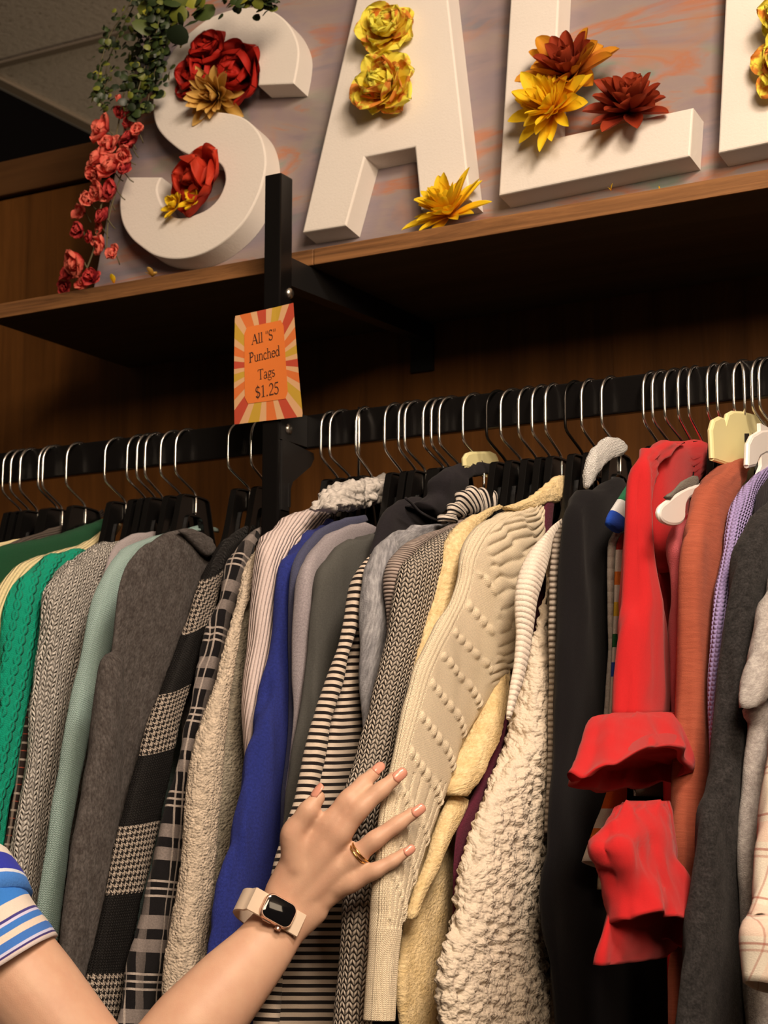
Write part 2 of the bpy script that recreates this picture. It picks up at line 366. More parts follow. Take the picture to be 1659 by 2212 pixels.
def letter(label, ch, segs, smooth=()):
    pts = []
    for i, sg in enumerate(segs):
        q = [lp(*p) for p in sg]
        if i in smooth: q = [tuple(z) for z in spline(q, max(8, len(q)*4))]
        pts += q if not pts or math.dist(pts[-1], q[0]) > 1e-5 else q[1:]
    if math.dist(pts[0], pts[-1]) < 1e-4: pts = pts[:-1]
    bm = bmesh.new(); vs_ = [bm.verts.new(lw(x, y)) for x, y in pts]; f = bm.faces.new(vs_)
    ex = bmesh.ops.extrude_face_region(bm, geom=[f]); nv = [e for e in ex['geom'] if isinstance(e, bmesh.types.BMVert)]
    bmesh.ops.translate(bm, verts=nv, vec=Vector(LN*DEP)); front = set(vs_)
    ed = [e for e in bm.edges if e.verts[0] in front and e.verts[1] in front]
    bmesh.ops.bevel(bm, geom=ed, offset=.0022, segments=2, affect='EDGES', profile=.5)
    bmesh.ops.recalc_face_normals(bm, faces=bm.faces)
    me = bpy.data.meshes.new('display_letter'); bm.to_mesh(me); bm.free(); me.materials.append(M_white)
    me.polygons.foreach_set('use_smooth', np.ones(len(me.polygons), dtype=bool)); me.set_sharp_from_angle(angle=math.radians(20))
    o = bpy.data.objects.new('display_letter', me); COL.objects.link(o); return tag(o, label, 'letter', 'white display letters on the shelf')
letter('big white letter S with red flowers tucked in both curves', 'S', [
    [(635,181),(643,139),(645,105),(637,76),(620,48),(595,27),(565,17),(527,16),(485,25),(443,44),(401,78),(371,112),(346,156),(332,194),(330,236),(337,270),(354,295),(380,318),(397,329),(425,340),(450,343),(470,350),(481,362),(486,380),(484,400),(470,430),(443,454),(405,468),(380,470),(359,456),(344,430),(339,405),(348,382)],
    [(348,382),(274,382)],
    [(274,382),(262,414),(258,443),(264,481),(281,511),(304,532),(333,551),(371,559),(413,555),(456,538),(498,508),(532,470),(557,422),(570,380),(574,346),(568,308),(553,278),(527,255),(498,245),(464,241),(439,241),(424,236),(416,211),(409,186),(411,156),(422,131),(443,112),(477,103),(511,103),(540,112),(555,131),(559,156),(557,184)],
    [(557,184),(635,181)]], smooth=(0, 2))
letter('big white letter A with two yellow peonies down its middle', 'A', [[(786,-70),(653,502),(747,487),(788,339),(896,317),(909,453),(1016,432),(956,-100)]])
letter('big white letter L with rust and yellow flowers in its corner', 'L', [[(1107,-75),(1077,422),(1490,337),(1497,232),(1193,299),(1211,-96)]])
letter('big white letter E cut off by the right edge of the photo', 'E', [[(1573,-130),(1551,330),(1900,258),(1900,150),(1650,205),(1655,95),(1860,50),(1865,-40),(1660,5),(1665,-80),(1910,-140),(1915,-230)]])

# ---------------------------------------------------------------- paper price sign
SP = {k: unp(*p, 1, y) for k, p, y in (('tl', (508, 683), -.0012), ('tr', (636, 655), -.0012), ('bl', (507, 917), -.0030), ('br', (655, 900), -.0030))}
def sp(u, v, off=0.0):
    p = (SP['bl']*(1-u)+SP['br']*u)*(1-v)+(SP['tl']*(1-u)+SP['tr']*u)*v
    return p+np.array([.0012*math.sin(v*3.1), -.0045*math.sin(math.pi*v)*(.4+.6*abs(u-.45))-.003*max(0, u-.7)*v*2-off-.0006, 0])
def paper(name, r, g_, b_): return Mat(name, A(r, g_, b_, .78), .75).m
PM = [paper('paper_cream', 205, 150, 100), paper('paper_red', 178, 62, 36), paper('paper_yellow', 185, 140, 40), paper('paper_orange', 205, 100, 40)]
sg = root('price_sign', 'orange sunburst paper sign reading All "S" Punched Tags $1.25', 'sign', sp(.5, 0))
def bord(w, rect):                                # point of a rectangle's border seen under angle w from its middle
    hx, hy = rect; c, s_ = math.sin(w)*.5/.68, math.cos(w)*.5; k = min(hx/abs(c) if abs(c) > 1e-9 else 9e9, hy/abs(s_) if abs(s_) > 1e-9 else 9e9); return .5+c*k, .5+s_*k
seq = [1, 2, 1, 3, 2, 1, 3, 2, 1, 3, 2, 1, 3, 2, 1, 3, 2, 3]; v = []; f = []; mi = []; NB = 18*10
for i in range(NB):
    w = 2*math.pi*i/NB-.17
    for j in range(5):
        tw = w-.09*math.sin(j/4*3.1); a = bord(w, (.5, .5)) if j == 4 else None
        i_, o_ = bord(w, (.28, .32)), bord(w, (.5, .5)); t = j/4; v.append(sp(i_[0]*(1-t)+o_[0]*t, i_[1]*(1-t)+o_[1]*t))
for i in range(NB):
    for j in range(4):
        f.append((i*5+j, ((i+1) % NB)*5+j, ((i+1) % NB)*5+j+1, i*5+j+1)); mi.append(seq[i//10] if i % 10 < 6 else 0)
v.append(sp(.5, .5)); f += [(i*5, len(v)-1, ((i+1) % NB)*5) for i in range(NB)]; mi += [3]*NB
link('paper', v, f, PM, sg, midx=mi, smooth=False)
v = []; f = []
for j in range(13):
    y = .17+.70*j/12
    ed_ = min(j, 12-j)/12*.70; r_ = .045; ins = r_-math.sqrt(max(0, r_*r_-max(0, r_-ed_)**2)) if ed_ < r_ else 0
    for i in range(9): v.append(sp(.165+ins+(.65-2*ins)*i/8, y, .0005))
f = [(j*9+i, j*9+i+1, (j+1)*9+i+1, (j+1)*9+i) for j in range(12) for i in range(8)]
link('centre_label', v, f, [paper('label_orange', 214, 108, 38)], sg)
GL = {'A': (.78, [('l',.05,0,.36,1,.05),('l',.36,1,.68,0,.13),('l',.16,.35,.55,.35,.05),('l',-.05,.02,.2,.02,.04),('l',.53,.02,.84,.02,.04)]),
 'l': (.32, [('l',.16,0,.16,1.02,.1),('l',0,.02,.32,.02,.04),('l',.03,.98,.16,.98,.05)]), '"': (.4, [('l',.1,1,.1,.72,.06),('l',.28,1,.28,.72,.06)]),
 'S': (.6, [('a',.28,.74,.2,.25,25,270,.08),('a',.28,.25,.22,.25,90,-155,.09),('l',.47,.8,.47,1,.04),('l',.07,.0,.07,.22,.04)]),
 'P': (.62, [('l',.16,0,.16,1,.11),('a',.27,.74,.25,.24,-90,90,.1),('l',.0,.98,.28,.98,.05),('l',.16,.5,.28,.5,.05),('l',0,.02,.32,.02,.04)]),
 'u': (.56, [('l',.12,.64,.12,.15,.09),('a',.28,.17,.16,.16,180,360,.06),('l',.44,.65,.44,0,.09),('l',0,.63,.12,.63,.04),('l',.33,.63,.44,.63,.04),('l',.44,.02,.55,.02,.04)]),
 'n': (.58, [('l',.12,0,.12,.65,.09),('a',.28,.45,.16,.19,180,0,.06),('l',.44,.45,.44,0,.09),('l',0,.02,.24,.02,.04),('l',.33,.02,.56,.02,.04),('l',0,.63,.12,.63,.04)]),
 'c': (.46, [('a',.25,.32,.2,.31,40,320,.08)]), 'h': (.58, [('l',.12,0,.12,1.02,.09),('a',.28,.45,.16,.19,180,0,.06),('l',.44,.45,.44,0,.09),('l',0,.02,.24,.02,.04),('l',.33,.02,.56,.02,.04),('l',0,1,.12,1,.04)]),
 'e': (.5, [('a',.25,.32,.21,.31,0,320,.08),('l',.05,.36,.46,.36,.05)]), 'd': (.58, [('a',.23,.32,.18,.31,0,360,.07),('l',.43,0,.43,1.02,.09),('l',.3,1,.43,1,.04),('l',.43,.02,.55,.02,.04)]),
 'T': (.68, [('l',.33,0,.33,1,.11),('l',.01,.97,.65,.97,.05),('l',.02,.97,.02,.78,.04),('l',.64,.97,.64,.78,.04),('l',.2,.02,.46,.02,.04)]),
 'a': (.5, [('a',.2,.17,.16,.17,0,360,.06),('l',.38,.02,.38,.45,.09),('a',.22,.46,.16,.17,0,160,.06),('l',.38,.03,.5,.06,.04)]),
 'g': (.52, [('a',.24,.43,.17,.2,0,360,.07),('a',.24,-.1,.22,.14,0,360,.05),('l',.36,.6,.52,.62,.05),('l',.12,.24,.14,.04,.05)]),
 's': (.42, [('a',.19,.48,.13,.15,30,270,.07),('a',.19,.17,.15,.16,90,-150,.07)]), '$': (.56, [('a',.28,.72,.19,.22,25,270,.08),('a',.28,.27,.2,.22,90,-155,.09),('l',.28,-.1,.28,1.1,.04)]),
 '1': (.55, [('l',.28,0,.28,1,.1),('l',.1,.86,.28,.98,.05),('l',.1,.02,.46,.02,.04)]), '.': (.3, [('l',.13,0,.13,.11,.11)]),
 '2': (.56, [('a',.27,.72,.19,.26,165,-35,.08),('l',.43,.58,.06,.06,.07),('l',.05,.05,.49,.05,.09)]), '5': (.56, [('l',.13,.96,.46,.96,.09),('l',.13,.97,.1,.56,.05),('a',.22,.31,.22,.29,115,-150,.08)]), ' ': (.3, [])}
M_ink = Mat('black_ink', (.02, .012, .01), .8).m
def write(txt, uc, v0, size, shear):
    sx = size/ (np.linalg.norm(SP['br']-SP['bl'])/np.linalg.norm(SP['tl']-SP['bl'])); adv = sum(GL[c][0] for c in txt); x = -adv/2; vv = []; ff = []
    def P_(a, b_): return sp(uc+a*sx, v0+b_*size+a*sx*shear, .0011)
    def seg(x0, y0, x1, y1, w):
        d = math.hypot(x1-x0, y1-y0)+1e-9; nx, ny = -(y1-y0)/d*w/2, (x1-x0)/d*w/2; n = len(vv)
        vv.extend([P_(x0+nx, y0+ny), P_(x1+nx, y1+ny), P_(x1-nx, y1-ny), P_(x0-nx, y0-ny)]); ff.append((n, n+1, n+2, n+3))
    for c in txt:
        for s_ in GL[c][1]:
            if s_[0] == 'l': seg(x+s_[1], s_[2], x+s_[3], s_[4], s_[5])
            else:
                _, cx, cy, rx, ry, a0, a1, w = s_; K = 18
                for k in range(K):
                    p, q = [math.radians(a0+(a1-a0)*(k+d)/K) for d in (0, 1.12)]
                    seg(x+cx+rx*math.cos(p), cy+ry*math.sin(p), x+cx+rx*math.cos(q), cy+ry*math.sin(q), w)
        x += GL[c][0]
    link('lettering', vv, ff, M_ink, sg, smooth=False)
write('All "S"', .49, .705, .092, .04); write('Punched', .49, .545, .092, .04); write('Tags', .51, .375, .092, .04); write('$1.25', .51, .215, .105, .04)
# ---------------------------------------------------------------- hangers
M_plastic = Mat('black_hanger_plastic', (.005, .0048, .0048), .2, Specular_IOR_Level=.35).m
M_cream = Mat('cream_hanger_plastic', A(236, 215, 150, .9), .35).m
M_whitep = Mat('white_hanger_plastic', A(245, 225, 205, .9), .35).m
M_dkwire = Mat('black_wire', (.02, .018, .016), .25, Metallic=.8).m
def hook_mesh(mat, w=0.0):
    m = MB(); P_ = [(0, .004, 1.672), (0, .004, 1.694), (0, .000, 1.702), (0, -.018, 1.714), (0, -.0285, 1.722), (0, -.0305, 1.731), (0, -.0305, 1.752)]
    for k in range(13):
        a = math.pi-(math.pi*1.12)*k/12; P_.append((0, -.0065+.024*math.cos(a), 1.7572+.024*math.sin(a)))
    m.tube(spline(P_, 46), .0017, 8)
    m.v = [q+np.array([0, .0745, 0]) for q in m.v]
    return m
OUTL = [(-.105, 1.560), (-.08, 1.592), (-.052, 1.622), (-.040, 1.652), (-.030, 1.688), (-.022, 1.695), (.022, 1.695), (.030, 1.688), (.040, 1.652), (.052, 1.622), (.08, 1.592), (.105, 1.560)]
INL = [(-.105, 1.546), (-.08, 1.574), (-.046, 1.606), (-.026, 1.630), (-.018, 1.660), (-.012, 1.670), (.012, 1.670), (.018, 1.660), (.026, 1.630), (.046, 1.606), (.08, 1.574), (.105, 1.546)]
def hanger_mesh():
    m = MB(); n = len(OUTL); y0 = .0765
    a = [(0, y0+y, z) for y, z in OUTL]; c = [(0, y0+y, z) for y, z in INL]
    for i in range(n-1): m.plate([a[i], a[i+1], c[i+1], c[i]], (.0022, 0, 0))
    for q in (a, c): m.add(*tube2(spline(q, 70), .0011, .0042))
    m.tube([(0, y0-.102, 1.551), (0, y0+.102, 1.551)], .002, 6)
    return m
def tube2(pts, r, hx):                            # flat flange running along a path: r high, hx half-wide across X
    v = []; f = []; n = len(pts)
    for i, p in enumerate(pts):
        t = pts[min(i+1, n-1)]-pts[max(i-1, 0)]; t /= np.linalg.norm(t); nn = np.cross(t, XH)
        v += [p+nn*r+XH*hx, p+nn*r-XH*hx, p-nn*r-XH*hx, p-nn*r+XH*hx]
    for i in range(n-1): f += [(i*4+k, i*4+(k+1) % 4, i*4+4+(k+1) % 4, i*4+4+k) for k in range(4)]
    f += [(0, 1, 2, 3), (4*n-1, 4*n-2, 4*n-3, 4*n-4)]
    return v, f
def proto(body_mat, hook_mat, label, outline=None):
    t = root('clothes_hanger', label, 'hanger', (0, 0, 0), 'hangers along the rail')
    if outline is None: hanger_mesh().build('hanger_body', body_mat, t, bevel=.0005)
    else:
        X0, px = outline[:2]; q = [unp(x_, y_, 0, X0)-np.array([X0, 0, 0]) for x_, y_ in px]; m = MB(); m.plate(q, (.006, 0, 0)); m.tube(q+q[:1], .0028, 8)
        m.plate([(0, .0765+y, z) for y, z in ((-.012, 1.70), (.012, 1.70), (.012, 1.686), (-.012, 1.686))] if len(outline) > 2 else [(0, .0765+y, z) for y, z in ((-.06, 1.70), (.06, 1.70), (.06, 1.655), (.15, 1.575), (.15, 1.56), (0, 1.63), (-.15, 1.56), (-.15, 1.575), (-.06, 1.655))], (.004, 0, 0))
        m.build('hanger_body', body_mat, t)
        if body_mat is M_cream and len(outline) == 2:
            m = MB(); y0 = .045; m.plate([unp(x_, y_, 0, X0)-np.array([X0-.0032, 0, 0]) for x_, y_ in ((1602, 937), (1611, 937), (1611, 955), (1602, 955))], (.0012, 0, 0)); m.build('slot', M_plastic, t)
    hook_mesh(hook_mat).build('hook', hook_mat, t, smooth=True)
    return t
ORD = ['first','second','third','fourth','fifth','sixth','seventh','eighth','ninth','tenth','eleventh','twelfth','thirteenth','fourteenth','fifteenth','sixteenth','seventeenth','eighteenth','nineteenth','twentieth','twenty-first','twenty-second','twenty-third','twenty-fourth','twenty-fifth','twenty-sixth','twenty-seventh','twenty-eighth','twenty-ninth','thirtieth','thirty-first','thirty-second','thirty-third','thirty-fourth']
HK = [-.457,-.444,-.430,-.396,-.389,-.350,-.285,-.251,-.236,-.224,-.196,-.174,-.093,-.063,.038,.054,.073,.085,.126,.145,.156,.181,.189,.202,.232,.262,.281,.301,.318,.332,.358,.377,.402,.450,.462,.477,.488,.500,.522,.534,.547,.555,.575,.584,.612,.645,.680]
wide = {'cream': (.237, [(1003, 1006), (1002, 992), (1007, 984), (1016, 981), (1058, 980), (1068, 985), (1072, 995), (1072, 1008), (1038, 1014)], 1), 'wide cream': (.560, [(1537, 990), (1534, 930), (1539, 912), (1552, 905), (1560, 908), (1563, 922), (1570, 898), (1580, 893), (1602, 894), (1632, 902), (1650, 915), (1654, 930), (1651, 1000), (1600, 1010)]),
 'wide white': (.589, [(1612, 1006), (1614, 962), (1622, 946), (1640, 935), (1664, 932), (1700, 940), (1716, 1000), (1700, 1006), (1690, 986), (1670, 976), (1650, 975), (1636, 983), (1628, 1002)])}
protos = {}; nl = nr = 0
for i, x in enumerate(HK):
    kind = 'cream' if i == 24 else 'wide cream' if i == 41 else 'wide white' if i == 43 else 'dark' if i in (25, 30) else 'black'
    if x < 0: nl += 1; where = ORD[nl-1]+' from the left photo edge'
    else: nr += 1; where = ORD[nr-1]+' right of the black post'
    words = {'wide cream': 'big cream plastic hanger with a slotted block top', 'wide white': 'big white plastic hanger beside the cream block hanger', 'cream': 'pale yellow plastic hanger top peeking over the black hood', 'white': 'white plastic hanger with thin chrome hook', 'dark': 'black plastic hanger with black hook', 'black': 'black plastic hanger with chrome hook'}[kind]
    lab = words+', '+where
    if kind not in protos:
        t = protos[kind] = proto({'cream': M_cream, 'wide cream': M_cream, 'wide white': M_whitep}.get(kind, M_plastic), M_dkwire if kind == 'dark' else M_chrome, lab, wide.get(kind))
    else:
        s = protos[kind]; t = s.copy(); COL.objects.link(t); t['label'] = lab
        for ch in s.children:
            c = ch.copy(); COL.objects.link(c); c.parent = t
    rz = random.uniform(-.34, -.06)
    if i in (16, 40): rz = .55
    # turn about the hook's own upright so that it still hangs over the rail
    t.location = Vector((x+.005, 0, 0)); t.rotation_euler = (0, 0, 0)
    dz = 0
    for ch in t.children:
        if ch.name.startswith('hook'): ch.matrix_local = Matrix.Translation((0, .068, 0)) @ Matrix.Rotation(rz, 4, 'Z') @ Matrix.Translation((0, -.068, 0))
        elif dz: ch.location.z = dz
# ---------------------------------------------------------------- garments
GRP = 'clothes hanging on the rail'
def garment(name, label, cat, X, mat, t=True, w=.15, **kw):
    r = root(name, label, cat, (X, .0745, 1.62), GRP)
    if t: torso(X, mat, r, w=w, **kw)
    return r
def heightcable(u, v, s, t): return 0

# -- left end
m = fabric('cream_jersey', A(215, 180, 130, .55), 'plain', .002)
r = garment('knit_top', 'cream knit top at the far left photo edge, only its collar showing', 'sweater', -.400, m, w=.10, z0=1.60)
loft('collar', -.400, [(62,1160),(40,1165),(0,1171),(-50,1185),(-90,1215)], [(66,1168),(40,1176),(0,1186),(-40,1215),(-80,1260)], m, r, b=.006)
m = fabric('grey_brown_knit', A(70, 58, 48, .5), 'rib', .003)
r = garment('knit_top', 'dark grey ribbed top, its collar showing behind the dark green sweater', 'sweater', -.365, m, w=.10, z0=1.60)
loft('collar', -.365, [(222,1100),(180,1120),(120,1138),(75,1153),(30,1170),(-20,1200)], [(225,1115),(190,1140),(130,1160),(80,1172),(40,1190),(-10,1225)], m, r, b=.006)
m = fabric('dark_green_jersey', A(18, 66, 36, .55), 'knit', .0018, amp=.0004)
r = garment('sweater', 'dark forest green sweater between the cream ribbed and dark grey collars', 'sweater', -.336, m, w=.11)
loft('sleeve', -.336, [(236,1112),(200,1124),(120,1150),(50,1165),(0,1176),(-40,1196),(-70,1240),(-90,1350),(-110,1600),(-140,2000)], [(240,1122),(228,1160),(190,1205),(120,1240),(60,1280),(20,1340),(0,1420),(-20,1550),(-50,1750),(-90,2000)], m, r, b=.013, seed=1)
m = fabric('cream_rib', A(222, 188, 135, .6), 'rib', .0052, amp=.0016)
r = garment('sweater', 'pale cream ribbed sweater left of the bright green cable sweater', 'sweater', -.318, m, w=.12)
loft('sleeve', -.318, [(258,1108),(235,1130),(200,1155),(150,1178),(90,1192),(40,1215),(0,1255),(-25,1320),(-40,1500),(-70,2000)], [(264,1118),(258,1150),(225,1190),(165,1230),(100,1280),(60,1350),(40,1430),(20,1500),(0,1700),(-20,2000)], m, r, b=.012, seed=2)
m = fabric('green_cable_knit', A(10, 140, 104, .62), 'cable', .016, .026, amp=.0035, heather=.12)
r = garment('sweater', 'bright emerald green cable knit sweater at the left', 'sweater', -.298, m, w=.12)
loft('sleeve', -.298, [(166,1186),(120,1191),(80,1209),(40,1244),(12,1290),(2,1345),(-2,1450),(-12,1600),(-32,1850),(-60,2250)], [(200,1192),(165,1225),(130,1270),(108,1320),(92,1400),(76,1480),(56,1580),(34,1690),(12,1790),(-30,2250)], m, r, b=.016, fold=.004, seed=3)
def plaid(cols, base, pu, pv):
    def fn(g, u, v, c, h):
        o = base
        for (axis, lo, hi, col, f) in cols: o = g.mix(g.math('MULTIPLY', g.band(u if axis == 'u' else v, pu if axis == 'u' else pv, lo, hi), f), o, col)
        return o
    return fn
m = fabric('brown_plaid', A(60, 45, 35, .5), 'plain', .001, amp=.0003, colfn=plaid([('v',.0,.12,A(170,150,130,.6),.8),('v',.5,.56,A(150,70,50,.6),.8),('u',.1,.25,A(150,130,110,.6),.5)], A(38,28,24,.5), .02, .02))
r = garment('plaid_shirt', 'thin strip of brown plaid shirt between green and grey chunky sweaters', 'shirt', -.280, m, w=.12, z0=1.59)
loft('sleeve', -.280, [(120,1300),(96,1340),(80,1430),(58,1540),(40,1650),(16,1790),(-8,1960),(-30,2250)], [(150,1310),(130,1400),(110,1500),(90,1650),(70,1800),(40,2000),(10,2250)], m, r, b=.006, seed=4)
m = fabric('chunky_marl_knit', A(210, 192, 172, .56), 'knit', .0074, .0060, amp=.0044, col2=A(150, 130, 112, .6), heather=.3, hs=130, fuzz=.5, warp=.0026, colfn=lambda g, u, v, c, h: g.mix(g.math('MULTIPLY', g.ramp(h, [(.12, 1.0), (.34, 0.0)]), g.ramp(g.math('DIVIDE', v, .2), [(.25, 1.0), (1.0, .15)])), c, (.03, .024, .02)))  # dark of the open stitches painted into the valleys, strongest near the shoulder
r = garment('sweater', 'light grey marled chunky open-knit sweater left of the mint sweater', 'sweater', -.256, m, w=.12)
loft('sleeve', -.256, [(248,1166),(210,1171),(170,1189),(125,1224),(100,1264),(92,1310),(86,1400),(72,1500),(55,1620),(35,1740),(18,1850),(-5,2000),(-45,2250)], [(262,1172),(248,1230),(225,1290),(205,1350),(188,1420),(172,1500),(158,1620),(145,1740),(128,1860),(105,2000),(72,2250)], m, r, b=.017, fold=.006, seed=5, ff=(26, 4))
m = fabric('lilac_grey_knit', A(190, 170, 160, .7), 'knit', .003, amp=.0008)
r = garment('sweater', 'pale lilac grey knit sweater, shoulder edge showing behind the mint sweater', 'sweater', -.215, m, w=.11)
loft('sleeve', -.215, [(372,1143),(330,1144),(290,1151),(258,1166),(240,1186),(225,1230),(215,1300),(190,1500)], [(385,1155),(345,1170),(310,1195),(285,1225),(265,1270),(250,1330),(235,1400),(215,1500)], m, r, b=.006, seed=6)
m = fabric('mint_knit', A(168, 192, 172, .46), 'knit', .0030, .0025, amp=.0014, col2=A(130, 156, 136, .48), heather=.1)
r = garment('sweater', 'mint green fine knit sweater left of the charcoal sweatshirt', 'sweater', -.174, m, w=.12)
loft('sleeve', -.174, [(442,1138),(370,1148),(320,1157),(270,1179),(230,1220),(205,1280),(185,1360),(170,1430),(158,1480),(140,1580),(120,1700),(100,1830),(80,1960),(60,2120),(40,2250)], [(455,1142),(400,1160),(340,1188),(300,1225),(276,1275),(258,1340),(236,1420),(214,1500),(192,1600),(167,1720),(147,1850),(130,1990),(100,2250)], m, r, b=.020, fold=.0022, seed=7)
loft('collar', -.174, [(405,1140),(425,1134),(450,1136),(470,1143)], [(400,1150),(425,1146),(450,1146),(470,1150)], m, r, b=.006, ftop=.8)
mc = m = fabric('charcoal_fleece', A(92, 82, 74, .72), 'plain', .0012, amp=.0003, col2=A(72, 62, 55, .72), heather=.35, hs=420, stretch=(1, .5))
r = garment('sweatshirt', 'dark charcoal grey sweatshirt with wide flat shoulder right of mint sweater', 'sweatshirt', -.095, m, w=.12)
loft('shoulder', -.095, [(405,1140),(385,1143),(340,1154),(300,1179),(270,1215),(255,1260),(247,1320),(240,1400),(228,1470),(215,1560),(195,1680),(172,1820),(150,1960),(130,2100),(110,2250)], [(462,1172),(455,1205),(446,1260),(430,1330),(408,1400),(380,1480),(352,1570),(322,1670),(296,1780),(272,1880),(250,1980),(225,2100),(195,2250)], m, r, b=.010, fold=.004, seed=8, ff=(12, 3))
loft('sleeve', (-.084, -.084), [(240,1410),(224,1415),(212,1442),(200,1520),(185,1640),(165,1770),(145,1900),(130,2030),(105,2250)], [(255,1410),(262,1440),(263,1500),(263,1600),(262,1700),(255,1800),(243,1900),(228,2030),(200,2250)], m, r, b=.013, fold=.004, seed=9)
loft('collar', -.080, [(386,1147),(404,1166),(424,1186),(447,1205)], [(402,1140),(430,1149),(452,1164),(464,1183)], m, r, b=.006, comp=False, ftop=.9)
# -- black cardigan with houndstooth blocks
def hound(g, u, v, c, h):
    t = g.houndstooth(u, v, .0066); blk = g.mix(g.noise(g.comb(u, v), 600, 2), (.003, .0025, .003), (.010, .008, .008))
    ht = g.mix(t, (.016, .012, .011), A(205, 180, 155, .62))
    return g.mix(g.band(v, .163, .515, .995, .085), blk, ht)
m = fabric('black_houndstooth_knit', (.02, .02, .02), 'knit', .0034, .003, amp=.0016, colfn=hound, heather=.2, fuzz=1.2)
r = garment('cardigan', 'black fuzzy cardigan with cream houndstooth squares right of charcoal sweatshirt', 'cardigan', -.063, m, w=.12)
loft('front_band', -.063, [(475,1172),(458,1205),(437,1250),(425,1290),(410,1340),(390,1380),(370,1440),(345,1500),(315,1570),(295,1650),(275,1720),(255,1790),(235,1870),(220,1950),(205,2030),(190,2100),(168,2250)], [(558,1136),(525,1165),(490,1225),(468,1290),(455,1350),(432,1410),(408,1490),(390,1560),(374,1640),(354,1720),(338,1800),(320,1880),(300,1960),(280,2060),(245,2250)], m, r, b=.011, fold=.002, seed=10, disp=lambda u, v, s, t: .0012*noise.noise(Vector((u*900, v*900, 3))), dv=.004, nu=48)
m = fabric('black_boucle_collar', (.012, .011, .011), 'boucle', .004, amp=.003)
loft('collar', -.058, [(560,1128),(530,1136),(500,1150),(478,1175),(462,1210),(448,1245)], [(566,1140),(540,1152),(515,1172),(495,1200),(478,1230),(462,1255)], m, r, b=.010)
bw = A(190, 168, 148, .75)
m = fabric('black_plaid_flannel', (.01, .009, .01), 'plain', .001, amp=.0004, heather=.25, colfn=plaid([('v',.02,.17,A(128,112,100,.62),.9),('v',.28,.42,A(128,112,100,.62),.9),('u',.30,.52,A(128,112,100,.62),.45),('v',.64,.665,bw,.9),('v',.72,.745,bw,.9),('v',.80,.825,bw,.9),('u',.70,.74,bw,.8),('u',.86,.90,bw,.7)], (.009, .008, .0095), .052, .098))
r = garment('plaid_shirt', 'black and white plaid flannel shirt left of the oatmeal sweater', 'shirt', -.034, m, w=.12)
loft('sleeve', -.024, [(562,1132),(535,1148),(505,1182),(484,1230),(468,1290),(443,1370),(428,1440),(408,1530),(388,1620),(368,1690),(348,1780),(328,1870),(308,1950),(288,2040),(268,2130),(238,2250)], [(572,1145),(556,1175),(538,1225),(520,1285),(502,1345),(488,1420),(466,1500),(448,1580),(434,1650),(420,1750),(408,1850),(396,1950),(384,2060),(364,2250)], m, r, b=.012, fold=.005, seed=11, ff=(26, 9))
m = fabric('oatmeal_fuzzy_knit', A(204, 178, 148, .60), 'boucle', .0034, amp=.0022, col2=A(165, 138, 110, .64), heather=.3, hs=120, fuzz=1.0)
r = garment('sweater', 'oatmeal brushed fuzzy sweater left of the royal blue sweater', 'sweater', .02, m, w=.12)
fz = lambda u, v, s, t: .0011*noise.noise(Vector((u*620, v*620, 7)))+.0012*noise.noise(Vector((u*180, v*180, 2)))
loft('sleeve', .026, [(552,1178),(527,1220),(517,1262),(507,1310),(490,1380),(470,1440),(450,1510),(430,1570),(410,1640),(396,1740),(389,1840),(379,1930),(366,2010),(355,2090),(350,2160),(352,2250)], [(568,1186),(556,1230),(542,1290),(522,1350),(510,1430),(499,1510),(490,1600),(479,1700),(468,1820),(456,1950),(448,2080),(442,2250)], m, r, b=.021, fold=.003, seed=12, disp=fz, dv=.0035, nu=64)
m2 = fabric('oatmeal_body_knit', A(165, 148, 122, .74), 'boucle', .0036, amp=.0022, col2=A(120, 104, 82, .74), heather=.3, hs=120, fuzz=.8)
loft('front_panel', .012, [(540,1240),(515,1330),(500,1430),(490,1530),(470,1650),(455,1800),(440,1950),(430,2100),(420,2250)], [(566,1230),(558,1330),(552,1430),(556,1530),(548,1650),(525,1800),(500,1950),(480,2100),(470,2250)], m2, r, b=.008, seed=13)
pinkl = A(120, 95, 85, .75)
m = fabric('pink_beige_rib', A(204, 178, 162, .66), 'rib', .0044, amp=.0012, heather=.12, colfn=lambda g, u, v, c, h: g.mix(g.math('MULTIPLY', g.band(u, .0044, .0, .16), .6), c, pinkl))
r = garment('sweater', 'pinkish beige narrow-ribbed sweater left of the royal blue sweater', 'sweater', .054, m, w=.12)
loft('sleeve', .054, [(735,1100),(690,1091),(650,1097),(610,1114),(575,1140),(552,1170),(545,1220),(540,1300),(535,1380),(527,1450),(522,1520),(526,1600),(530,1700),(520,1900)], [(748,1108),(730,1125),(700,1150),(665,1185),(635,1225),(615,1275),(603,1350),(594,1430),(584,1500),(574,1580),(565,1700),(548,1900)], m, r, b=.018, fold=.004, seed=14, ff=(24, 4))
m = fabric('white_label_cotton', A(245, 225, 200, .95), 'plain')
loft('neck_facing', .060, [(728,1106),(740,1104),(755,1106)], [(726,1116),(740,1118),(752,1114)], m, r, b=.003)
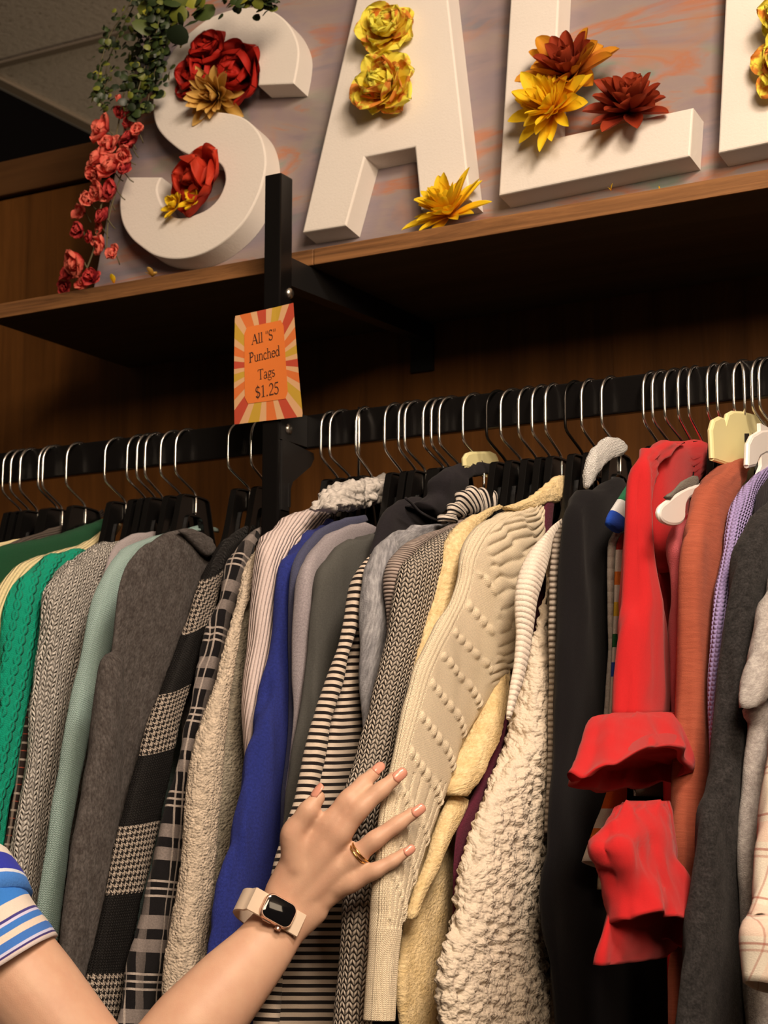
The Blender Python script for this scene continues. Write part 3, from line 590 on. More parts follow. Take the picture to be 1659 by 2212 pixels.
# -- sherpa collar
m = fabric('grey_sherpa', A(212, 194, 174, .84), 'boucle', .009, amp=.004, heather=.2, hs=200)
ms = fabric('grey_sherpa_backing', A(120, 110, 102, .7), 'plain')
r = garment('fleece_vest', 'light grey sherpa fleece vest, its curly collar over the hangers', 'vest', .070, ms, w=.09)
def sh(u, v, s, t):
    d, _ = noise.voronoi(Vector((u/.0095, v/.0105, .3))); return .0085*(1-min(1, d[0]*1.2))**.8-.003
loft('sherpa_collar', (.092, .105), [(828,1030),(800,1036),(770,1040),(740,1045),(718,1056),(704,1072),(694,1088),(688,1098)], [(835,1068),(815,1082),(790,1092),(765,1098),(745,1100),(728,1101),(712,1101),(700,1101)], m, r, b=.016, disp=sh, dv=.0016, nu=140, fold=.002, ftop=.5, comp=False, cap=False)
# -- blues and greys
m = fabric('royal_blue_fleece', A(52, 62, 138, .76), 'knit', .0017, amp=.0004, col2=A(36, 42, 110, .76), heather=.28, hs=380)
r = garment('sweater', 'royal blue soft knit sweater behind the watch', 'sweater', .088, m, w=.12)
loft('sleeve', .088, [(705,1124),(655,1150),(615,1195),(598,1250),(590,1320),(580,1420),(560,1520),(535,1620),(515,1720),(492,1830),(470,1940),(450,2050),(428,2150),(405,2250)], [(722,1132),(705,1165),(682,1215),(664,1275),(652,1350),(642,1450),(634,1560),(626,1680),(612,1800),(598,1920),(584,2040),(570,2140),(556,2250)], m, r, b=.015, fold=.006, seed=15, ff=(30, 2.5))
m = fabric('slate_navy_jersey', A(72, 70, 86, .66), 'plain', .0012)
r = garment('sweater', 'slim slate navy top between royal blue and mauve grey sweaters', 'sweater', .107, m, w=.11)
loft('sleeve', .107, [(788,1112),(740,1119),(700,1134),(660,1164),(638,1200),(628,1250),(624,1330),(626,1500),(623,1600),(611,1700),(604,1800),(588,1950),(560,2250)], [(795,1126),(760,1142),(715,1165),(682,1200),(662,1245),(652,1330),(648,1480),(648,1600),(636,1720),(626,1800),(612,1950),(590,2250)], m, r, b=.007, seed=16)
m = fabric('mauve_grey_knit', A(178, 160, 154, .76), 'knit', .0018, amp=.0004, heather=.25)
r = garment('sweater', 'mauve grey fine knit sweater left of the dark olive grey one', 'sweater', .126, m, w=.11)
loft('sleeve', .126, [(815,1138),(780,1129),(745,1134),(700,1154),(665,1184),(643,1230),(635,1290),(632,1350),(632,1450),(636,1530),(630,1620),(615,1760),(600,1900)], [(824,1148),(800,1158),(755,1185),(718,1220),(696,1262),(684,1320),(676,1400),(668,1480),(660,1550),(650,1640),(635,1760),(615,1900)], m, r, b=.011, fold=.003, seed=17)
m = fabric('olive_grey_knit', A(98, 92, 82, .8), 'knit', .0014, amp=.0004, heather=.2)
r = garment('sweater', 'dark olive grey sweater left of the black and cream striped shirt', 'sweater', .145, m, w=.12)
loft('sleeve', .145, [(812,1146),(780,1149),(740,1164),(705,1194),(680,1235),(668,1290),(664,1340),(660,1420),(652,1500),(640,1580),(630,1650),(618,1740),(606,1830),(590,2000)], [(828,1156),(818,1200),(800,1260),(775,1320),(755,1380),(740,1440),(722,1510),(702,1580),(685,1650),(664,1730),(645,1820),(615,2000)], m, r, b=.012, fold=.005, seed=18, ff=(26, 3))
m = fabric('black_hoodie_fleece', A(42, 36, 37, 1.0), 'plain', .0012, amp=.0003, heather=.2)
r = garment('hoodie', 'black hoodie with its hood folded over the hangers', 'hoodie', .186, m, w=.12)
loft('shoulder', .186, [(900,1066),(880,1069),(856,1078),(833,1096),(815,1128),(806,1165),(788,1250),(770,1400),(735,1600),(700,1800)], [(960,1110),(965,1140),(940,1195),(905,1255),(878,1320),(858,1400),(820,1600),(780,1800)], m, r, b=.011, fold=.003, seed=19)
loft('hood', (.247, .207), [(1082,1006),(1045,996),(1010,994),(975,998),(945,1008),(930,1022),(928,1042),(924,1062),(900,1070),(876,1080)], [(1090,1018),(1065,1028),(1030,1034),(1008,1044),(1006,1062),(996,1082),(982,1098),(968,1110),(955,1118),(944,1126)], m, r, b=.018, fold=.005, seed=20, ff=(22, 16), dv=.004)
MB_ = MB(); MB_.tube([unp(x, y, 0, .2145) for x, y in spline([(876,1076),(888,1086),(905,1104),(925,1116),(944,1124)], 20)], .0016, 6); MB_.build('neck_seam', m, r, smooth=True)
def stripefn(per, frac_, ph=0): return lambda g, u, v, c, h: g.mix(g.band(v, per, 0, frac_, ph), c, (.014, .010, .010))
m = fabric('breton_stripe_jersey', A(215, 188, 160, .86), 'plain', .001, amp=.0003, heather=.06, colfn=stripefn(.0078, .46))
r = garment('striped_shirt', 'black and cream thin-striped long sleeve shirt under the hand', 'shirt', .207, m, w=.12)
loft('body_panel', .204, [(792,1240),(775,1320),(755,1400),(738,1480),(715,1560),(690,1660),(662,1760),(640,1850),(615,1960),(590,2080),(560,2250)], [(800,1230),(800,1320),(797,1400),(792,1480),(785,1570),(774,1670),(765,1760),(760,1850),(755,1980),(748,2100),(742,2250)], m, r, b=.008, fold=.003, seed=21, ff=(16, 4))
loft('sleeve', (.214, .212), [(806,1190),(780,1219),(760,1250),(748,1290),(738,1350),(725,1400),(710,1450),(690,1510),(675,1560),(655,1630),(635,1720),(610,1800),(590,1870),(572,1950),(556,2050),(545,2250)], [(815,1196),(800,1230),(790,1275),(781,1320),(768,1370),(752,1430),(735,1490),(716,1560),(700,1640),(682,1730),(662,1820),(645,1900),(630,1980),(615,2080),(600,2250)], m, r, b=.012, fold=.003, seed=22)
m = fabric('striped_ruffle_cotton', A(228, 205, 180, .95), 'plain', .001, heather=.06, colfn=lambda g, u, v, c, h: g.mix(g.band(v, .0046, 0, .42), c, (.012, .010, .012)))
r = garment('blouse', 'black and white striped blouse with a gathered collar behind the cable sweater', 'blouse', .252, m, w=.09)
loft('ruffle_collar', (.266, .258), [(1068,1066),(1045,1060),(1018,1055),(995,1062),(984,1080),(972,1098),(962,1112),(950,1125)], [(1066,1096),(1050,1102),(1032,1106),(1016,1108),(1004,1112),(992,1116),(984,1120),(975,1126)], m, r, b=.010, disp=lambda u, v, s, t: .0030*math.sin(v*300+u*25), dv=.002, nu=60, comp=False)
m = fabric('heather_blue_grey', A(178, 168, 160, .82), 'plain', .0016, amp=.0005, col2=A(136, 128, 124, .82), heather=.3, hs=300, stretch=(1, .25))
r = garment('sweater', 'heather blue grey sweater left of the brown and cream tweed knit', 'sweater', .238, m, w=.12)
loft('sleeve', .238, [(975,1126),(910,1129),(860,1139),(820,1164),(800,1190),(786,1222),(779,1280),(776,1340),(777,1400),(777,1460),(782,1520),(788,1600)], [(990,1138),(950,1152),(905,1172),(872,1198),(858,1232),(850,1275),(846,1330),(838,1390),(828,1450),(818,1520),(806,1600)], m, r, b=.014, fold=.005, seed=23, ff=(26, 5))
m = fabric('space_dyed_knit', A(176, 152, 134, .8), 'crossrib', .004, amp=.0015, col2=A(92, 70, 58, .8), heather=.3, hs=110, stretch=(.3, 2))
r = garment('sweater', 'brown and pink space-dyed sweater wedged against the tweed knit', 'sweater', .262, m, w=.12)
loft('sleeve', .262, [(1015,1112),(960,1134),(900,1154),(860,1179),(840,1202),(829,1232),(827,1262),(832,1295),(836,1340),(830,1420),(815,1520)], [(1030,1122),(1000,1142),(950,1165),(912,1192),(888,1222),(874,1260),(866,1310),(858,1360),(850,1440),(835,1520)], m, r, b=.010, seed=24)
m = fabric('tweed_chevron_knit', A(205, 182, 156, .86), 'knit', .0076, .0054, amp=.0030, col2=(.024, .018, .015), heather=.15, hs=200, fuzz=.15)
r = garment('sweater', 'dark and cream chevron tweed chunky sweater left of the cable sweater', 'sweater', .283, m, w=.12)
loft('sleeve', .283, [(998,1124),(950,1144),(910,1164),(880,1189),(862,1216),(852,1260),(842,1320),(830,1380),(812,1450),(795,1530),(775,1600),(755,1660),(742,1720),(738,1800),(741,1900),(735,2000),(728,2100),(712,2250)], [(1012,1134),(1000,1155),(985,1195),(968,1240),(955,1300),(942,1370),(920,1450),(896,1540),(874,1630),(854,1710),(840,1790),(832,1890),(822,2000),(812,2100),(800,2250)], m, r, b=.017, fold=.003, seed=25)
# -- creams
m = fabric('cream_boiled_wool', A(230, 196, 142, .72), 'plain', .004, amp=.0018, col2=A(216, 180, 122, .74), heather=.14, hs=240, fuzz=.6)
r = garment('wool_cardigan', 'yellowish cream boiled wool cardigan behind the cable knit sleeve', 'cardigan', .302, m, w=.12)
loft('shoulder', .302, [(1075,1088),(1040,1098),(1000,1116),(968,1146),(950,1186),(940,1230),(930,1290),(915,1350),(900,1410),(890,1470)], [(1090,1098),(1065,1115),(1040,1145),(1022,1185),(1012,1235),(995,1300),(970,1360),(945,1420),(930,1480),(920,1520)], m, r, b=.014, seed=26, disp=fz, dv=.004, nu=50)
loft('front_panel', .312, [(1010,1300),(975,1450),(955,1600),(940,1720),(915,1810),(892,1900),(872,1980),(864,2060),(860,2130),(868,2250)], [(1100,1300),(1100,1480),(1070,1620),(1030,1720),(1000,1780),(994,1850),(988,1930),(980,2010),(972,2110),(975,2250)], m, r, b=.009, fold=.006, seed=27, ff=(16, 3))
loft('sleeve', (.338, .345), [(1075,1430),(1035,1510),(1000,1590),(972,1650),(958,1690),(962,1716)], [(1105,1440),(1096,1530),(1078,1600),(1052,1660),(1030,1698),(1012,1722)], m, r, b=.022, seed=28, disp=fz, dv=.004, nu=50)
loft('sash', (.340, .335), [(968,1712),(948,1760),(920,1850),(890,1925),(876,1985)], [(1018,1735),(992,1788),(955,1858),(925,1928),(902,1985)], m, r, b=.010, seed=29)
loft('collar', (.352, .342), [(1262,1046),(1240,1030),(1215,1027),(1190,1036),(1170,1056),(1150,1072),(1120,1085),(1090,1096)], [(1258,1056),(1240,1066),(1222,1076),(1205,1084),(1188,1088),(1168,1090),(1145,1096),(1110,1108)], m, r, b=.011, comp=False, disp=fz, dv=.003, nu=48)
# cable knit sleeve: true relief of ribs, bobbles and twisted cables
def cable_relief(u, v, s, t):
    if s > 1: return 0.0
    s2 = (1-math.cos(math.pi*s))/2; row = v+.060*s2+.012
    if t > .835: return .0009*abs(math.sin(math.pi*s*26))          # ribbed cuff
    h = 0.0
    if s > .78: h += .0018*(abs(math.sin(math.pi*s*20))**.6-.6)
    elif t > .56: h += -.0024*math.exp(-((((s2*7.5) % 1)-.5)/.09)**2)
    cl = lambda x: max(0, min(1, x)); lim = .92-.34*cl((t-.13)/.09)-.28*cl((t-.24)/.12)
    if s2 < lim and t < .37:                                          # ropes slanting over the shoulder
        w = 2*math.pi*row/.080; off = .5+.5*math.tanh(4*math.sin(w)); q = (s2-7*v)*6.0+off*.5; x = q-math.floor(q)-.5
        e = max(0, min(1, (lim-s2)/.06, (.37-t)/.04, (s2-.02)/.06)); h += e*(.0036*max(0, 1-(x/.47)**2)**.6-.0014+.0012*max(0, math.cos(w))**10)
    elif .19 < t < .82 and .16 < s2 < .88:                            # bobbles in slanting rows
        k = (row % .041)/.041; bx = ((s2*10) % 1)-.5
        dd = ((k-.5)*.041/.0062)**2+(bx/.44)**2
        h += (.0036 if t < .6 else .0024)*max(0, 1-dd)**.6
    return h+.0003*noise.noise(Vector((u*700, v*700, 1)))
m = fabric('cream_cable_wool', A(222, 194, 158, .62), 'knit', .0022, .0018, amp=.0005, col2=A(204, 174, 138, .62), heather=.14, fuzz=.3)
r = garment('cable_sweater', 'cream cable knit sweater the hand is touching', 'sweater', .330, m, w=.12)
loft('sleeve', (.338, .330), [(1150,1085),(1105,1092),(1060,1106),(1028,1130),(1005,1162),(990,1200),(983,1245),(965,1300),(938,1350),(915,1395),(893,1445),(878,1500),(862,1560),(848,1620),(835,1680),(822,1735),(814,1800),(808,1880),(801,1940),(798,2000),(796,2060),(790,2130),(784,2206)], [(1172,1090),(1170,1130),(1168,1190),(1163,1250),(1152,1320),(1140,1385),(1120,1435),(1092,1470),(1066,1500),(1042,1535),(1016,1582),(992,1630),(972,1680),(956,1725),(940,1775),(915,1852),(888,1930),(871,1985),(861,2040),(854,2110),(849,2204)], m, r, b=[.016,.014,.013,.012,.013,.014,.014], disp=cable_relief, dv=.0017, nu=190, fold=.003, seed=30, hollow=True, ff=(10, 4))
# maroon
m = fabric('maroon_mohair', A(84, 30, 42, .7), 'plain', .003, fuzz=1)
r = garment('sweater', 'maroon knit sweater just glimpsed between cable and boucle knits', 'sweater', .350, m, w=.13)
loft('front_panel', .345, [(1185,1052),(1168,1090),(1160,1200),(1120,1420),(1070,1580),(1020,1720),(985,1790),(975,1860),(975,2000),(975,2250)], [(1200,1046),(1195,1100),(1180,1300),(1120,1500),(1060,1700),(1040,1800),(1030,1900),(1020,2000),(1010,2250)], m, r, b=.005, seed=31)
# boucle
def bou(u, v, s, t):
    d, _ = noise.voronoi(Vector((u/.0105, v/.0078+.3*noise.noise(Vector((u*120, v*120, 0))), 0))); e = noise.noise(Vector((u*150, v*150, 5)))
    return .0062*(1-min(1, d[0]*1.15))**.7-.003+.0016*e
m = fabric('ivory_boucle', A(230, 204, 172, .82), 'boucle', .004, amp=.0016, heather=.1, fuzz=.6)
m2 = fabric('ivory_band_knit', A(236, 212, 184, .78), 'crossrib', .0058, amp=.0011, heather=.12, fuzz=.8)
r = garment('boucle_cardigan', 'ivory white nubbly boucle cardigan right of the cable sweater', 'cardigan', .372, m, w=.12)
loft('front_panel', (.377, .372), [(1205,1175),(1185,1250),(1168,1320),(1148,1385),(1132,1450),(1108,1530),(1092,1600),(1062,1680),(1036,1740),(1015,1800),(1000,1850),(986,1900),(975,1980),(955,2050),(945,2120),(952,2250)], [(1196,1180),(1188,1260),(1184,1340),(1186,1420),(1188,1500),(1190,1600),(1188,1700),(1181,1800),(1177,1880),(1165,1930),(1168,2000),(1182,2080),(1192,2250)], m, r, b=.020, disp=bou, dv=.0019, nu=170, fold=.004, seed=32)
loft('collar_band', (.392, .386), [(1214,1118),(1182,1143),(1152,1170),(1129,1202),(1116,1242),(1112,1300),(1115,1360),(1111,1420),(1102,1480),(1094,1550)], [(1214,1150),(1196,1190),(1182,1230),(1170,1275),(1160,1320),(1152,1370),(1143,1420),(1130,1480),(1115,1520),(1102,1556)], m2, r, b=.011, seed=33)
m = fabric('beige_loose_rib', A(196, 174, 150, .9), 'crossrib', .0062, amp=.003, col2=A(140, 118, 98, .9), heather=.2)
r = garment('sweater', 'beige loose-ribbed knit strip between boucle cardigan and black sweater', 'sweater', .395, m, w=.12)
loft('sleeve', .404, [(1212,1120),(1196,1160),(1186,1240),(1183,1330),(1184,1420),(1184,1500),(1182,1620),(1178,1800)], [(1240,1130),(1232,1200),(1228,1300),(1222,1400),(1214,1500),(1208,1620),(1200,1800)], m, r, b=.007, seed=34)
m2 = fabric('ivory_mohair', A(236, 208, 176, .54), 'knit', .003, amp=.0012, fuzz=1.2, heather=.12)
loft('collar', (.418, .405), [(1356,966),(1345,952),(1325,944),(1300,952),(1282,972),(1270,1000),(1264,1030),(1264,1052)], [(1352,976),(1338,986),(1322,992),(1308,1000),(1297,1012),(1287,1028),(1277,1044),(1268,1056)], m2, r, b=.012, disp=fz, dv=.003, nu=48, comp=False)
# -- black sweater
m = fabric('black_sweater_knit', A(28, 24, 24, 1.25), 'plain', .0012, amp=.0003, heather=.15)
r = garment('sweater', 'plain black sweater between ivory boucle and red ruffle sleeve', 'sweater', .428, m, w=.12)
loft('sleeve', .424, [(1335,1028),(1300,1031),(1270,1041),(1240,1061),(1222,1085),(1212,1120),(1208,1200),(1205,1300),(1198,1400),(1193,1500),(1190,1600),(1182,1720),(1175,1830),(1162,1920),(1168,1990),(1180,2080),(1198,2250)], [(1352,1036),(1355,1080),(1350,1150),(1345,1230),(1345,1330),(1345,1440),(1350,1540),(1360,1640),(1400,1740),(1430,1850),(1445,2000),(1450,2250)], m, r, b=.017, fold=.006, seed=35, ff=(18, 3.5))
# -- rugby shirt
wh = A(218, 194, 170, .9)
def rugby(g, u, v, c, h):
    return g.ramp(g.math('DIVIDE', v, .2), [(0, A(150,35,25,.85)), (.125, wh), (.24, A(215,110,40,.9)), (.31, wh), (.40, A(222,170,50,.9)), (.475, wh), (.57, A(40,95,50,.85)), (.64, wh), (.715, A(50,75,150,.85)), (.79, wh)], 'CONSTANT')
m = fabric('multi_stripe_jersey', A(215, 190, 165, .9), 'plain', .001, colfn=rugby, heather=.06)
mcuff = fabric('orange_white_stripe', A(215, 190, 165, .9), 'plain', .001, heather=.06, colfn=lambda g, u, v, c, h: g.ramp(g.math('DIVIDE', v, .100), [(0, A(205,85,25,.8)), (.26, A(205,185,165,.8)), (.5, A(210,100,30,.8)), (.70, A(205,185,165,.8)), (.955, A(215,175,30,.85))], 'CONSTANT'))
mcol = fabric('rugby_collar_cotton', A(235, 222, 205, .95), 'plain', .001, heather=.05, colfn=lambda g, u, v, c, h: g.ramp(g.math('DIVIDE', v, .075), [(0, A(40,110,70,.9)), (.40, A(240,228,212,.95)), (.72, A(30,70,160,.9))], 'CONSTANT'))
mgrey = fabric('grey_piping', A(180, 160, 140, .85), 'crossrib', .012, amp=.001)
r = garment('rugby_shirt', 'multicoloured striped polo shirt with collar, left of the red sleeve', 'shirt', .462, m, w=.11, zb=1.42)
loft('sleeve', .462, [(1345,1150),(1332,1172),(1328,1230),(1326,1320),(1322,1400),(1318,1480),(1314,1570),(1312,1640)], [(1385,1150),(1382,1230),(1380,1320),(1376,1400),(1372,1480),(1368,1570),(1364,1640)], m, r, b=.004, seed=36, fold=.001)
loft('side_piping', .455, [(1325,1140),(1314,1170),(1311,1230),(1311,1320),(1312,1400),(1308,1480),(1302,1570),(1300,1640)], [(1345,1145),(1338,1200),(1336,1320),(1334,1400),(1330,1480),(1326,1570),(1322,1640)], mgrey, r, b=.004)
loft('collar_leaf', (.468, .470), [(1352,1040),(1340,1062),(1325,1085),(1310,1108),(1305,1124)], [(1380,1075),(1372,1100),(1362,1125),(1350,1148),(1340,1156)], mcol, r, b=.005, fold=.001)
loft('sleeve_end', (.470, .462), [(1310,1695),(1298,1745),(1280,1790),(1266,1825),(1255,1856)], [(1360,1690),(1352,1745),(1340,1800),(1328,1845),(1316,1880)], mcuff, r, b=.009, hollow=True, fold=.001)
mb = fabric('beige_lining', A(190, 158, 120, .75), 'plain', .001)
loft('hem', .458, [(1300,1850),(1293,1890),(1291,1922)], [(1350,1850),(1345,1890),(1340,1918)], mb, r, b=.006)
# -- red top with ruffle cuffs
m = fabric('red_crepe', A(222, 38, 38, 1.22), 'plain', .0009, amp=.0002, heather=.04, sheen=.1)
r = garment('red_top', 'bright red long sleeve top with ruffled flared cuff', 'top', .494, m, w=.11)
loft('shoulder', .500, [(1485,948),(1440,948),(1405,954),(1385,985),(1385,1060),(1390,1120),(1400,1170),(1415,1215),(1425,1240)], [(1552,975),(1535,1005),(1515,1035),(1498,1070),(1490,1110),(1488,1150),(1484,1180),(1478,1205),(1466,1228)], m, r, b=.012, fold=.004, seed=37, ff=(24, 6))
loft('sleeve', (.514, .512), [(1470,951),(1435,949),(1405,954),(1380,966),(1365,990),(1357,1040),(1352,1150),(1345,1250),(1335,1350),(1330,1450),(1323,1545)], [(1482,958),(1462,975),(1440,1000),(1420,1040),(1410,1090),(1408,1160),(1420,1240),(1434,1330),(1446,1430),(1452,1500),(1449,1548)], m, r, b=.017, fold=.006, seed=38, ff=(30, 2.2))
ruf = lambda amp, n: (lambda u, v, s, t: amp*(.35+.65*min(1, t*1.2))*math.sin(math.pi*s*n+2*math.sin(t*2))*(1 if t < 1 else 1)-(.0035*max(0, 1-t*7)*abs(math.sin(math.pi*s*n*1.5))))
loft('cuff_ruffle', (.532, .552), [(1322,1540),(1306,1550),(1292,1572),(1282,1604),(1270,1645),(1254,1674)], [(1450,1540),(1458,1552),(1461,1580),(1462,1620),(1464,1660),(1463,1690)], m, r, b=[.020, .030, .034, .036, .036], disp=ruf(.0032, 9), lift=lambda w, t: (.030*math.sin(w)**2 if math.sin(w) > 0 else -.011*math.sin(w)**2)*t**2, hollow=True, nu=110, dv=.004, ftop=1, fold=.003, comp=False, e=1.0)
loft('lower_cuff', (.560, .584), [(1352,1735),(1335,1745),(1316,1790),(1300,1828),(1312,1862),(1332,1900),(1345,1940),(1352,1985)], [(1432,1730),(1438,1770),(1446,1830),(1450,1865),(1466,1905),(1476,1960),(1483,2010),(1478,2035)], m, r, b=[.014, .020, .022, .026, .026], disp=ruf(.004, 5), lift=lambda w, t: (.012*math.sin(w) if math.sin(w) > 0 else -.010*math.sin(w)**2)*t**2, hollow=True, nu=90, dv=.004, ftop=1, fold=.006, seed=39, ff=(30, 12), comp=False, e=1.0)
loft('back_ruffle', (.572, .560), [(1345,1880),(1326,1920),(1312,1965),(1298,2020),(1288,2060),(1283,2086)], [(1450,1880),(1462,1930),(1475,1980),(1480,2010),(1470,2040),(1440,2066)], m, r, b=.010, fold=.004, seed=40, dv=.004)
# -- pink satin with the white padded hanger beside it
m = fabric('pink_satin', A(232, 110, 108, .9), 'plain', .001, heather=0, rough=.35, sheen=0)
r = garment('satin_blouse', 'shiny coral pink satin blouse between red and rust tops', 'blouse', .528, m, w=.10)
loft('sleeve', .532, [(1520,1080),(1490,1098),(1462,1120),(1446,1145),(1440,1175),(1448,1225),(1450,1290),(1444,1350),(1447,1450),(1450,1600),(1452,1800)], [(1540,1090),(1530,1130),(1515,1180),(1508,1240),(1502,1310),(1498,1380),(1492,1460),(1486,1600),(1480,1800)], m, r, b=.011, fold=.004, seed=41)
t = root('padded_hanger', 'white curved hanger end with a grey felt pad in front of red top', 'hanger', (.545, .0745, 1.60))
P_ = [unp(x, y, 0, .548) for x, y in spline([(1530,1048),(1505,1052),(1478,1060),(1455,1074),(1438,1088),(1426,1098),(1422,1110),(1428,1122),(1444,1129),(1462,1128),(1473,1118),(1474,1104),(1476,1086),(1484,1072),(1496,1066),(1512,1064),(1530,1066)], 60)]
b = MB(); b.plate(P_, (.006, 0, 0)); b.tube(P_, .0030, 8); b.tube([(.548, .0745, 1.70), (.548, .0745, 1.64), (.548, .03, 1.622), unp(1528, 1055, 0, .548)], .003, 8); b.build('hanger_arm', M_whitep, t, smooth=True, sharp=40)
mp_ = fabric('grey_felt', A(120, 108, 92, .85), 'plain', .002)
loft('felt_pad', (.549, .549), [(1506,1026),(1480,1034),(1460,1048),(1445,1062),(1434,1072)], [(1508,1048),(1486,1055),(1466,1066),(1455,1076),(1448,1080)], mp_, t, b=.0075)
# -- right end
m = fabric('rust_slub_jersey', A(176, 88, 60, .92), 'plain', .0012, amp=.0004, col2=A(166, 80, 54, .92), heather=.12, hs=260, stretch=(.25, 2.5))
r = garment('sweater', 'rust orange slub jersey top right of the red top', 'top', .566, m, w=.11)
loft('sleeve', .566, [(1590,986),(1565,989),(1538,1000),(1510,1025),(1495,1060),(1485,1110),(1475,1150),(1468,1220),(1465,1320),(1462,1450),(1458,1560),(1455,1700),(1450,1850),(1453,2000),(1447,2110),(1440,2250)], [(1628,1002),(1612,1045),(1596,1100),(1582,1180),(1570,1250),(1562,1350),(1556,1450),(1552,1560),(1542,1700),(1522,1850),(1500,1980),(1488,2100),(1476,2250)], m, r, b=.015, fold=.005, seed=42, ff=(30, 3))
m = fabric('lavender_waffle', A(176, 150, 190, .95), 'waffle', .0046, amp=.0022, heather=.08)
r = garment('sweater', 'lavender waffle knit top between rust and charcoal tops', 'top', .592, m, w=.11)
loft('sleeve', .592, [(1690,990),(1640,1008),(1605,1040),(1580,1080),(1568,1130),(1558,1190),(1545,1260),(1535,1350),(1530,1440),(1529,1520),(1532,1600),(1530,1750)], [(1700,1005),(1670,1030),(1640,1075),(1622,1125),(1608,1190),(1592,1280),(1580,1370),(1572,1470),(1566,1580),(1560,1750)], m, r, b=.010, seed=43, fold=.002)
m = fabric('black_collar_knit', A(40, 34, 34, .8), 'rib', .004)
r = garment('sweater', 'black ribbed top at the right photo edge, only its shoulder showing', 'top', .606, m, w=.10)
loft('shoulder', .606, [(1720,990),(1680,1010),(1655,1030),(1638,1055),(1630,1085),(1625,1150),(1620,1300)], [(1730,1010),(1705,1060),(1690,1100),(1680,1160),(1670,1220),(1660,1260),(1650,1300)], m, r, b=.006)
m = fabric('charcoal_marl_rib', A(60, 54, 50, .9), 'plain', .0014, amp=.0004, col2=A(40, 36, 33, .9), heather=.4, hs=420)
r = garment('sweater', 'charcoal marled long sleeve top right of the lavender top', 'top', .622, m, w=.12)
loft('sleeve', .622, [(1720,1050),(1675,1060),(1640,1080),(1605,1120),(1585,1170),(1572,1250),(1563,1340),(1555,1430),(1545,1520),(1535,1620),(1520,1700),(1505,1760),(1497,1850),(1490,1950),(1476,2050),(1462,2250)], [(1735,1070),(1715,1110),(1695,1160),(1675,1250),(1660,1340),(1648,1420),(1640,1500),(1635,1600),(1630,1700),(1625,1850),(1625,2000),(1630,2250)], m, r, b=.015, fold=.005, seed=44, ff=(24, 3))
m = fabric('light_grey_marl', A(196, 180, 164, .92), 'plain', .0012, col2=A(168, 152, 138, .92), heather=.2, hs=300)
r = garment('sweatshirt', 'light grey marl sweatshirt at the right photo edge', 'sweatshirt', .648, m, w=.12)
loft('upper_sleeve', .656, [(1700,1130),(1668,1215),(1643,1290),(1622,1360),(1606,1430),(1597,1490),(1600,1530)], [(1760,1150),(1735,1250),(1715,1340),(1700,1420),(1685,1470),(1668,1500),(1650,1525)], m, r, b=.016, fold=.005, seed=45, ff=(24, 8))
loft('lower_sleeve', .648, [(1612,1510),(1602,1540),(1610,1570),(1604,1640),(1598,1750),(1592,1850),(1596,1950),(1605,2100),(1615,2250)], [(1690,1500),(1680,1570),(1672,1640),(1668,1750),(1664,1850),(1664,1950),(1668,2100),(1672,2250)], m, r, b=.012, fold=.005, seed=46)
pk = A(170, 90, 70, .9)
m = fabric('cream_pink_plaid', A(238, 214, 182, 1.0), 'plain', .001, amp=.0004, heather=.08, colfn=plaid([('v',.1,.35,A(240,190,160,1),.5),('v',.0,.03,pk,.7),('v',.42,.45,pk,.7),('v',.5,.53,pk,.5),('u',.2,.45,A(240,200,170,1),.5),('u',.6,.64,pk,.5)], A(240,218,188,1.0), .05, .075))
r = garment('plaid_shirt', 'cream and pink plaid shirt sleeve at the right photo edge', 'shirt', .684, m, w=.12)
loft('sleeve', .690, [(1700,1440),(1668,1550),(1652,1640),(1645,1720),(1635,1800),(1630,1900),(1622,1955),(1612,1975)], [(1790,1480),(1770,1600),(1755,1700),(1745,1800),(1735,1880),(1725,1940),(1715,1975),(1705,1990)], m, r, b=.018, fold=.005, seed=47, ff=(24, 6))
loft('cuff', .692, [(1614,1972),(1600,1985),(1594,2012),(1600,2060),(1606,2108)], [(1708,1985),(1712,2020),(1712,2070),(1706,2120),(1700,2158)], m, r, b=.018, hollow=True, ftop=1, fold=.002)
# ---------------------------------------------------------------- silk flowers
def petal_mat(name, base, tip, mid=None, stain=None):
    g = Mat(name, base, .6); u, v = g.uv(); st = [(0.05, base)]+([(.5, mid)] if mid else [])+[(.95, tip)]
    c = g.ramp(v, st)
    if stain: c = g.mix(g.ramp(g.noise(g.scale(g.obj(), (1, 1, 1)), 45, 3, .6), [(.52, 0.0), (.60, .85)]), c, stain)
    g.set('Base Color', c); g.set('Specular IOR Level', .2); g.set('Subsurface Weight', .0)
    g.bump(g.noise(g.comb(g.math('MULTIPLY', u, 14), v), 2, 2), .0006, .6)
    tr = g.n('BsdfTranslucent'); g.put(c, tr.inputs[0]); ms = g.n('MixShader'); ms.inputs[0].default_value = .35; out = g.t.nodes['Material Output']
    g.t.links.new(g.p.outputs[0], ms.inputs[1]); g.t.links.new(tr.outputs[0], ms.inputs[2]); g.t.links.new(ms.outputs[0], out.inputs[0]); return g.m
class Rng(random.Random): pass
